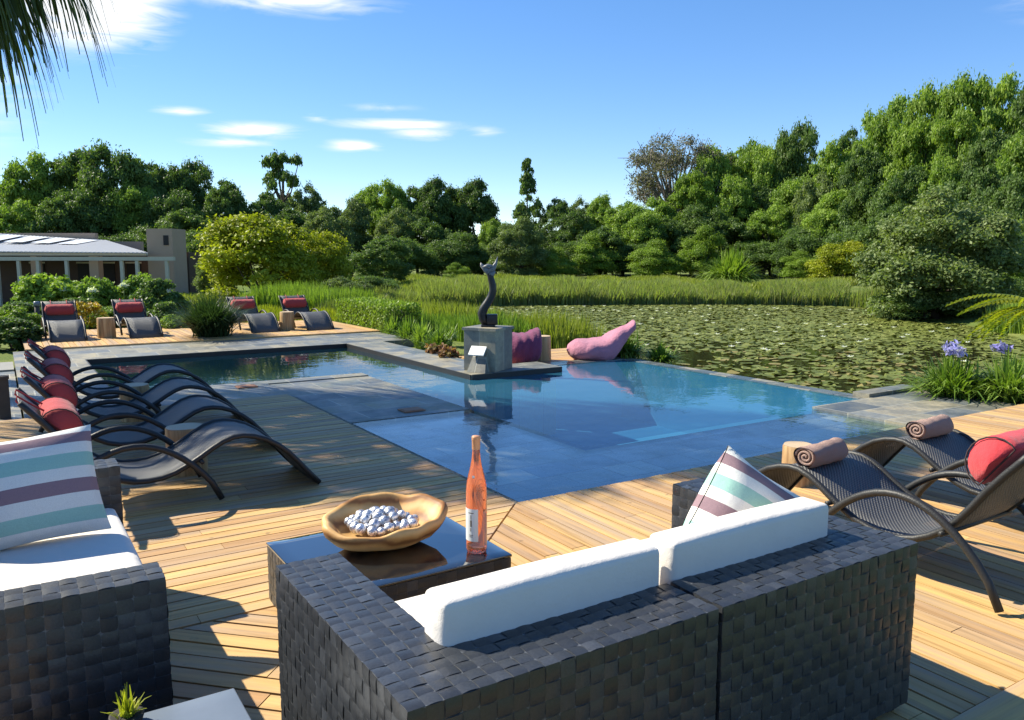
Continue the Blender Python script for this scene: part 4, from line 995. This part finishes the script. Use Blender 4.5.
tree('ndbush', 8, 316, 60, 14.8, 'dark clipped shrub nearest the left edge of the picture', 'shrub', name='shrub')
tree('nybush', 105, 304, 46, 19.5, 'low yellow green shrub behind the left far log stool', 'shrub', name='shrub')
tree('ndbush', 165, 300, 40, 18.5, 'dark shrub between the second far lounger and the grassy clump', 'shrub', name='shrub')
tree('nybush', 175, 312, 36, 17.6, 'small bright shrub right of the second far lounger', 'shrub', name='shrub')
tree('ndbush', 78, 296, 60, 20, 'dark shrub behind the two left far loungers', 'shrub', name='shrub')
# shaggy low palm-like bush
def fan_blades(rng, n, base, R, H, wdt, droop, tonec=(0, 1), nseg=4, spread=1.0, z0=0):
    """arching blades from base; returns V,F,tone"""
    V = []; Fq = []; T = []
    for i in range(n):
        a = rng.rand()*6.283; q = (rng.rand()**.6)*spread; L_ = H*(.65+.45*rng.rand()); out_ = R*q*(.6+.5*rng.rand()); w0 = wdt*(.7+.6*rng.rand())
        bx, by = base[0]+rng.normal()*R*.10, base[1]+rng.normal()*R*.10
        dx, dy = math.cos(a), math.sin(a); px_, py_ = -dy, dx; o = len(V); dr = droop*(.4+.9*rng.rand())*q
        for s in range(nseg+1):
            u = s/nseg; x = out_*(u**1.25); z = L_*(u-dr*u*u*u*1.0)*(1-.25*q); ww = w0*(1-u**2.2)*.5+.0008
            V.append((bx+dx*x-px_*ww, by+dy*x-py_*ww, z0+z)); V.append((bx+dx*x+px_*ww, by+dy*x+py_*ww, z0+z))
        for s in range(nseg): Fq.append((o+2*s, o+2*s+1, o+2*s+3, o+2*s+2))
        T += [tonec[0]+(tonec[1]-tonec[0])*rng.rand()]*nseg
    return V, Fq, T
def clump(name, label, loc, R, H, n, wdt, droop, m, seed, cat='plant', group=None, flowers=None, fm=None, fh=None):
    rng = np.random.RandomState(seed); root = thing(name, label, cat, loc, 0, group)
    V, Fq, T = fan_blades(rng, n, (0, 0), R, H, wdt, droop); npmesh('leaves', V, Fq, m, root, T)
    for (fx, fy, fz) in (flowers or []):
        MB().tube([(fx*.2, fy*.2, .1), (fx*.7, fy*.7, fz*.6), (fx, fy, fz)], .006, 5).build('flower_stem', M_stem, root)
        c = np.array([(fx, fy, fz)]); Vv, Ff, Tt = leafcloud(rng, c, np.array([.09]), 260, .028, 2.2, 0, .3); npmesh('flower_head', Vv, Ff, fm, root, Tt)
    return root
M_stem = stone('flower stem', (.08, .14, .03), (.12, .20, .05), 10)
clump('grassy_clump', 'big round dark grassy clump between the far loungers', (.72, 12.1, 0), 1.05, 1.0, 2000, .020, .55, L_strapd, 21)
clump('low_palm', 'shaggy low palm like bush at the wood edge', tuple(F(730, 46, -.3)), 2.6, 2.6, 1500, .10, 1.0, L_bright, 22, 'palm')
# strap leaved plants along the coping right of the narrow pool arm
G_st = 'strap leaved clumps along the pool coping'
for i, (px, D, R, H, n, lb) in enumerate(((393, 16.6, .42, .62, 260, 'strap leaved clump by the right end of the clipped hedge'), (408, 15.6, .45, .66, 300, 'second strap leaved clump from the clipped hedge along the coping'), (422, 14.8, .45, .66, 300, 'third strap leaved clump from the clipped hedge along the coping'), (438, 14.0, .45, .64, 300, 'strap leaved clump nearest the reddish plants left of the plinth'), (446, 15.2, .4, .6, 240, 'strap leaved clump at the back, left of the sculpture base'))):
    clump('strap_leaf_plant', lb, tuple(F(px, D, -.15)), R, H, n, .030, .6, L_strap if i % 2 else L_mid, 30+i, group=G_st)
def leafy(name, label, px, D, wd, h, m, n=900, size=.05, seed=1, base=None, z=-.14, cat='plant', group=None):
    rng = np.random.RandomState(seed); p = F(px, D, z) if base is None else Vector(base); root = thing(name, label, cat, tuple(p), 0, group)
    c = shell_pts(rng, 16, (0, 0, h*.35), (wd/2*.8, wd/2*.8, h*.5), .4, -.4); V, Fq, T = leafcloud(rng, c, rng.uniform(.1, .2, 16)*wd, n, size, 1.8); V[:, 2] = np.maximum(V[:, 2], 0)
    npmesh('leaves', V, Fq, m, root, T); MB().tube([(0, 0, 0), (0, 0, h*.5)], [.02, .008], 5).build('stem', M_bark, root); return root
leafy('red_shrub', 'low reddish plant on the coping left of the plinth', 437, 13.2, .5, .32, L_redp, 700, .045, 41)
leafy('red_shrub', 'small pinkish ground plant touching the left side of the plinth', 449, 12.6, .36, .30, L_redp, 500, .040, 42)
leafy('red_shrub', 'reddish shrub between the plinth and the burgundy beanbag', 508, 12.9, .30, .55, L_redp, 500, .045, 43)
# clipped hedge
rng = np.random.RandomState(50); hp = thing('hedge', 'clipped bright green hedge right of the far loungers', 'hedge', (4.38, 12.5, -.12)); hp.scale = (.72, 1, .88)
n = 34000; P = rng.rand(n, 3)*np.array([1.15, 2.9, .78])+np.array([-.55, -1.3, 0]); 
sd_ = np.minimum(np.minimum(P[:, 0]+.55, .60-P[:, 0]), np.minimum(P[:, 1]+1.3, 1.6-P[:, 1])); top = .78-P[:, 2]; keep = (sd_ < .10) | (top < .10); P = P[keep]; n = len(P)
P += rng.normal(size=(n, 3))*.03; tv = rng.normal(size=(n, 3)); tv[:, 2] = np.abs(tv[:, 2])+.6; tv /= np.linalg.norm(tv, axis=1)[:, None]; bt = np.cross(tv, rng.normal(size=(n, 3))); bt /= np.linalg.norm(bt, axis=1)[:, None]
V = np.stack([P-tv*.04, P+bt*.020, P+tv*.045, P-bt*.020], 1).reshape(-1, 3); npmesh('leaves', V, np.arange(4*n).reshape(-1, 4), L_bright, hp, rng.rand(n)); MB().box(-.40, .46, -1.1, 1.4, 0, .58).build('core', M_dirt, hp)

# agapanthus
clump('agapanthus', 'agapanthus clump with pale purple flower heads beside the slate apron', (6.72, .85, -.15), .75, .70, 680, .034, .75, L_strap, 60, 'flower', 'agapanthus beside the slate apron', [(.02, .06, .64), (-.07, -.02, .61)], L_purple)
clump('agapanthus', 'agapanthus clump with one faded flower head, nearer the right edge', (7.0, .35, -.15), .75, .74, 560, .032, .75, L_strap, 61, 'flower', 'agapanthus beside the slate apron', [(.05, .15, .66)], L_purple)
for i, (x, y, R, H, n_, lb) in enumerate(((7.7, .65, .6, .62, 420, 'green strap leaved clump behind the faded agapanthus'), (7.35, -.05, .6, .58, 440, 'green strap leaved clump at the right edge beside the deck'), (8.1, .2, .6, .6, 440, 'green strap leaved clump farthest right on the pond bank'), (6.9, .55, .4, .45, 300, 'low strap leaved clump filling the gap between the two agapanthus'))):
    clump('strap_leaf_plant', lb, (x, y, -.15), R, H, n_, .028, .7, L_strap if i % 2 == 0 else L_bright, 64+i, group='green clumps by the slate apron')
for i, (px, y, D, lb) in enumerate(((93, 291, 21, 'white agapanthus flower left of the other two before the pergola'), (103, 287, 22, 'white agapanthus flower in the middle of three before the pergola'), (125, 286, 22, 'white agapanthus flower behind the second far lounger'), (64, 290, 21.5, 'pale agapanthus flower behind the leftmost far lounger'))):
    p = F(px, D, -.3); h = ztop(y, D)+.3
    clump('white_agapanthus', lb, tuple(p), .35, .6, 120, .03, .7, L_mid, 80+i, 'flower', 'white agapanthus before the pergola', [(0, 0, h)], L_whitef)
leafy('flowering_shrub', 'low orange tinged flowering shrub between the two left far loungers', 88, 18.2, .9, .75, L_orange, 1200, .05, 46, z=-.1)
# clumps by the pink beanbag
for i, (x, y, R, H, n_, lb) in enumerate(((6.05, 6.05, .65, .66, 520, 'bright strap leaved clump right of the pink beanbag'), (6.25, 5.35, .50, .46, 420, 'lower bright green clump beside the infinity edge corner'), (6.3, 6.7, .5, .55, 380, 'bright green clump behind the pink beanbag headrest'))):
    clump('strap_leaf_plant', lb, (x, y, -.2), R, H, n_, .03, .8, L_strap, 90+i, group='bright clumps by the pink beanbag')
# yellow fern at right edge
def fern(name, label, loc, rz, n, L_, seed):
    rng = np.random.RandomState(seed); root = thing(name, label, 'fern', loc, rz)
    for k in range(n):
        a = math.radians(150+100*k/n)+rng.normal()*.15; V = []; Fq = []; T = []; el_ = .25+.5*rng.rand(); LL = L_*(.7+.4*rng.rand()); ns = 26; prev = []
        for s in range(ns+1):
            u = s/ns; x = LL*u*math.cos(a); y = LL*u*math.sin(a); z = LL*(el_*u*1.3-.65*u*u); prev.append((x, y, z))
        for s in range(2, ns):
            x, y, z = prev[s]; u = s/ns; ll = .26*math.sin(PI*min(1, u*1.05))**.7*(1.1-u*.6)+.02; tx, ty = math.cos(a), math.sin(a)
            for sg in (1, -1):
                nx_, ny_ = -ty*sg, tx*sg; o = len(V); q = .05
                V += [(x, y, z), (x+nx_*ll*.5+tx*q, y+ny_*ll*.5+ty*q, z+.01), (x+nx_*ll+tx*q*1.6, y+ny_*ll+ty*q*1.6, z-.05), (x+nx_*ll*.5-tx*q*.2, y+ny_*ll*.5-ty*q*.2, z+.0)]; Fq.append((o, o+1, o+2, o+3)); T.append(rng.rand())
        fr2 = npmesh('frond', V, Fq, L_yellow, root, T); MB().tube(prev, [.012*(1-i/ns)+.002 for i in range(ns+1)], 5, False).build('frond_rib', M_stem, fr2)
    return root
fern('tree_fern', 'yellow green feathery fern fronds reaching in from the right edge', tuple(F(1062, 14, .55)), -TH, 20, 1.7, 70)

# small potted tuft in the lower left corner
t = clump('grass_tuft', 'small yellow green spiky tuft at the bottom beside the dark sofa end', (-2.54, -2.02, .345), .06, .12, 60, .006, .5, L_yellow, 99)
MB().lathe([(0, 0), (.035, 0), (.045, .03), (.04, .03), (0, .025)], 16).build('pot', M_dark, t)

# ------------------------------------------------------------------ reeds, lilies
rng = np.random.RandomState(77)
def belt(name, label, pts, n, H, wdt, m, side, depth, lean=.12, cat='reeds', zz=None):
    pts = np.array(pts, float); seg = np.hypot(*(pts[1:]-pts[:-1]).T); cs = np.concatenate([[0], np.cumsum(seg)]); s = rng.rand(n)*cs[-1]
    X = np.interp(s, cs, pts[:, 0]); Y = np.interp(s, cs, pts[:, 1]); k = np.clip(np.searchsorted(cs, s)-1, 0, len(seg)-1); tx, ty = ((pts[1:]-pts[:-1])/seg[:, None])[k].T
    off = side*(rng.rand(n)*depth); X = X-ty*off; Y = Y+tx*off; Z = ground(X, Y)-.05; Z = np.maximum(Z, WL-.1)
    if zz is not None: Z[:] = zz
    wave = .80+.16*np.sin(s*.9+1.3*np.sin(s*.31))*np.sin(s*2.3)+.12*np.sin(s*.37+2); h = H*wave*(.65+.5*rng.rand(n)); a = rng.rand(n)*6.28; w0 = wdt*(.6+.8*rng.rand(n))
    lx, ly = rng.normal(size=(2, n))*lean*h; V = np.zeros((n, 6, 3))
    for i, (u, ww) in enumerate(((0, 1), (.55, .8), (1, .08))):
        for j, sg in enumerate((-1, 1)):
            V[:, 2*i+j, 0] = X+lx*u**1.8+np.cos(a)*w0*ww*.5*sg; V[:, 2*i+j, 1] = Y+ly*u**1.8+np.sin(a)*w0*ww*.5*sg; V[:, 2*i+j, 2] = Z+h*u
    Fq = (np.array([(0, 1, 3, 2), (2, 3, 5, 4)])[None]+6*np.arange(n)[:, None, None]).reshape(-1, 4)
    return tag(npmesh(name, V.reshape(-1, 3), Fq, m, tone=np.repeat(rng.rand(n), 2)), label, cat, kind='stuff')
fs_ = [tuple(POND[i]) for i in range(9, 17)]
belt('reed_bank', 'belt of brownish green reeds along the far shore of the pond', fs_, 60000, .8, .045, L_reedb, -1, 5, lean=.22)
off_ = [(29, 20), (27.5, 23.5), (22.5, 27), (17, 29.5), (12, 31), (8, 31.5), (4, 30)]
belt('grass_bank', 'bright yellow green grass behind the far reeds', off_, 60000, .55, .06, L_bank, -1, 16, lean=.3)
belt('near_reeds', 'bright green reeds on the near shore behind the beanbags', [(7.75, 8.4), (8.0, 10.5), (7.6, 13.5), (8.2, 17)], 5200, .80, .030, L_bank, 1, 1.3, cat='reeds')
belt('near_reeds', 'bright green reed patch left of the plinth by the pond', [(6.6, 9.0), (6.0, 11.5), (5.8, 14)], 4000, .62, .030, L_strap, 1, 1.3, cat='reeds')
belt('left_reeds', 'green grassy bank between the hedge and the pond', [(8.0, 17), (7.6, 20), (8.2, 23.5), (9.5, 26)], 12000, .55, .035, L_reed, 1, 3, cat='reeds')
belt('tall_grass', 'tall bright grass below the yellow green trees', [tuple(F(240, 24)[:2]), tuple(F(330, 23)[:2])], 6000, 1.0, .035, L_bright, 1, 3, cat='grass')
belt('ground_cover', 'low bright ground cover behind the far loungers', [tuple(F(190, 20)[:2]), tuple(F(345, 19.5)[:2])], 9000, .42, .035, L_yellow, 1, 3, cat='ground cover')
belt('bank_grass', 'bright grass at the right of the pond beside the fern', [tuple(F(985, 22)[:2]), tuple(F(1060, 20)[:2])], 3500, .8, .035, L_bright, 1, 2, cat='grass')
# lily pads
n = 34000; X = rng.uniform(5.5, 27, n); Y = rng.uniform(1, 25.5, n); s = sdist(X, Y, POND)
D = np.hypot(X-CAM[0], Y-CAM[1])
nzv = np.sin(X*.55+1.7*np.sin(Y*.33))+np.sin(Y*.8+1.3*np.sin(X*.41+1)); nz2 = np.sin(X*2.1+Y*1.3)+np.sin(Y*2.7-X*1.1)
prob = np.clip(.46+.24*nzv+.16*nz2+np.clip((D-17)/9, -.05, .7), .06, 1)
keep = (s < -.05) & (rng.rand(n) < prob); X, Y, D = X[keep], Y[keep], D[keep]; n = len(X); R = .092*(.35+1.0*rng.rand(n)**1.3)*np.where(D > 20, 1.15, 1)
K = 8; A = rng.rand(n)*6.28; V = np.zeros((n, K, 3))
for k in range(K):
    a = A+2*PI*k/K*.93+.22; V[:, k, 0] = X+R*np.cos(a); V[:, k, 1] = Y+R*np.sin(a)
    V[:, k, 2] = WL+.006+.010*rng.rand(n)+(.012+.03*(rng.rand(n) > .85))*np.maximum(0, np.sin(a*1+A*3))
tn = rng.rand(n); tn = np.where((tn > .84) & (D < 19), 1.0, tn*.74)
tag(npmesh('lily_pads', V.reshape(-1, 3), np.arange(n*K).reshape(-1, K), L_lily, tone=tn), 'floating green and reddish lily pads covering the pond', 'lily pads', kind='stuff')
fl0 = None
for k in range(90):
    for _ in range(50):
        x, y = rng.uniform(9, 27), rng.uniform(3, 25)
        if sdist(np.array([x]), np.array([y]), POND)[0] < -1 and math.hypot(x+2.7, y+4.3) > 17: break
    if fl0 is None:
        m_ = MB()
        for j in range(9):
            a = 2*PI*j/9; r1, r2 = .05, .085; z2 = .055 if j % 2 else .035
            m_.add([(0, 0, .01), (r1*math.cos(a-.25), r1*math.sin(a-.25), .03), (r2*math.cos(a), r2*math.sin(a), z2), (r1*math.cos(a+.25), r1*math.sin(a+.25), .03)], [(0, 1, 2, 3)], tone=.8)
        fl0 = o = m_.build('water_lily_flower', L_whitef); tag(o, 'small white water lily flower open on the pond', 'flower', 'white water lily flowers on the pond')
    else: o = fl0.copy(); C.objects.link(o)
    o.location = (x, y, WL+.03); o.rotation_euler.z = rng.rand()*6

# ------------------------------------------------------------------ fan palm at the left: trunk out of frame, skirt of fronds hanging in
t = thing('fan_palm', 'fan palm with hanging shaggy fronds at the top left corner', 'palm', (-3.86, 8.06, .32))
PR = np.random.RandomState(123)
MB().tube([(-.6, .5, 0), (-.3, .25, 2.5), (0, 0, 5.6)], [.26, .20, .18], 12).build('trunk', M_bark, t)
def palm_frond(az_, el_, L_, dry, parent, z0=5.7):
    """petiole then a fan of hanging segments"""
    d = Vector((math.cos(az_)*math.cos(el_), math.sin(az_)*math.cos(el_), math.sin(el_))); c0 = Vector((0, 0, z0)); pts = [c0]
    for i in range(1, 7):
        u = i/6; pts.append(c0+d*(L_*u)+Vector((0, 0, -1.1*L_*.28*u*u)))
    mb = MB(); mb.tube(pts, [.03, .026, .022, .018, .014, .01, .006], 5, False)
    hub = pts[4]; dirn = (pts[5]-pts[3]).normalized(); sidev = dirn.cross(Vector((0, 0, 1))).normalized(); upv = sidev.cross(dirn)
    V = []; Fq = []; T = []; ns = 44
    for k in range(ns):
        a = (k/(ns-1)-.5)*math.radians(230); v = dirn*math.cos(a)+sidev*math.sin(a)+upv*.15*PR.normal(); SL = L_*.56*(.85+.3*PR.rand()); o = len(V); dr = .55+.5*PR.rand()
        px_ = v.cross(Vector((0, 0, 1))); px_ = px_.normalized() if px_.length > .05 else sidev
        w0 = (.038 if el_ < .1 else .019)*(.7+.6*PR.rand())
        for s in range(7):
            u = s/6; p = hub+v*(SL*(u-.30*u*u))+Vector((0, 0, -SL*dr*u**2.2)); ww = w0*(.5+math.sin(PI*min(1, u*1.1+.05)))*(1-u*.75)+.002
            V.append(p-px_*ww); V.append(p+px_*ww)
        for s in range(6): Fq.append((o+2*s, o+2*s+1, o+2*s+3, o+2*s+2))
        T += [PR.rand()]*6
    f = npmesh('frond', [tuple(v) for v in V], Fq, L_palmd if dry else L_palm, parent, T)
    mb.build('frond_stalk', M_bark, f)
NF = 62
shade_palm = thing('fan_palm', 'added unseen taller fan palm whose crown shades the deck from above the picture', 'palm', (-3.75, 9.35, -.05))  # extra palm, kept out of view, added to shade the deck
MB().tube([(-.3, .3, 0), (-.15, .15, 4), (0, 0, 9.5)], [.24, .19, .17], 12).build('trunk', M_bark, shade_palm)
for k in range(30):
    palm_frond(k*2.39996, math.radians(-15+95*k/30), 1.75, False, shade_palm, 9.5)
for k in range(NF):
    q = k/NF; az_ = k*2.39996; dry = q < .14; el_ = math.radians(-55+130*q**1.35+PR.normal()*6); palm_frond(az_, el_, .98+1.72*min(1, q*1.6)+PR.normal()*.08, dry, t)

# unused variants
for k, (r_, used) in VAR.items():
    if not used:
        for c in list(r_.children): bpy.data.objects.remove(c)
        bpy.data.objects.remove(r_)
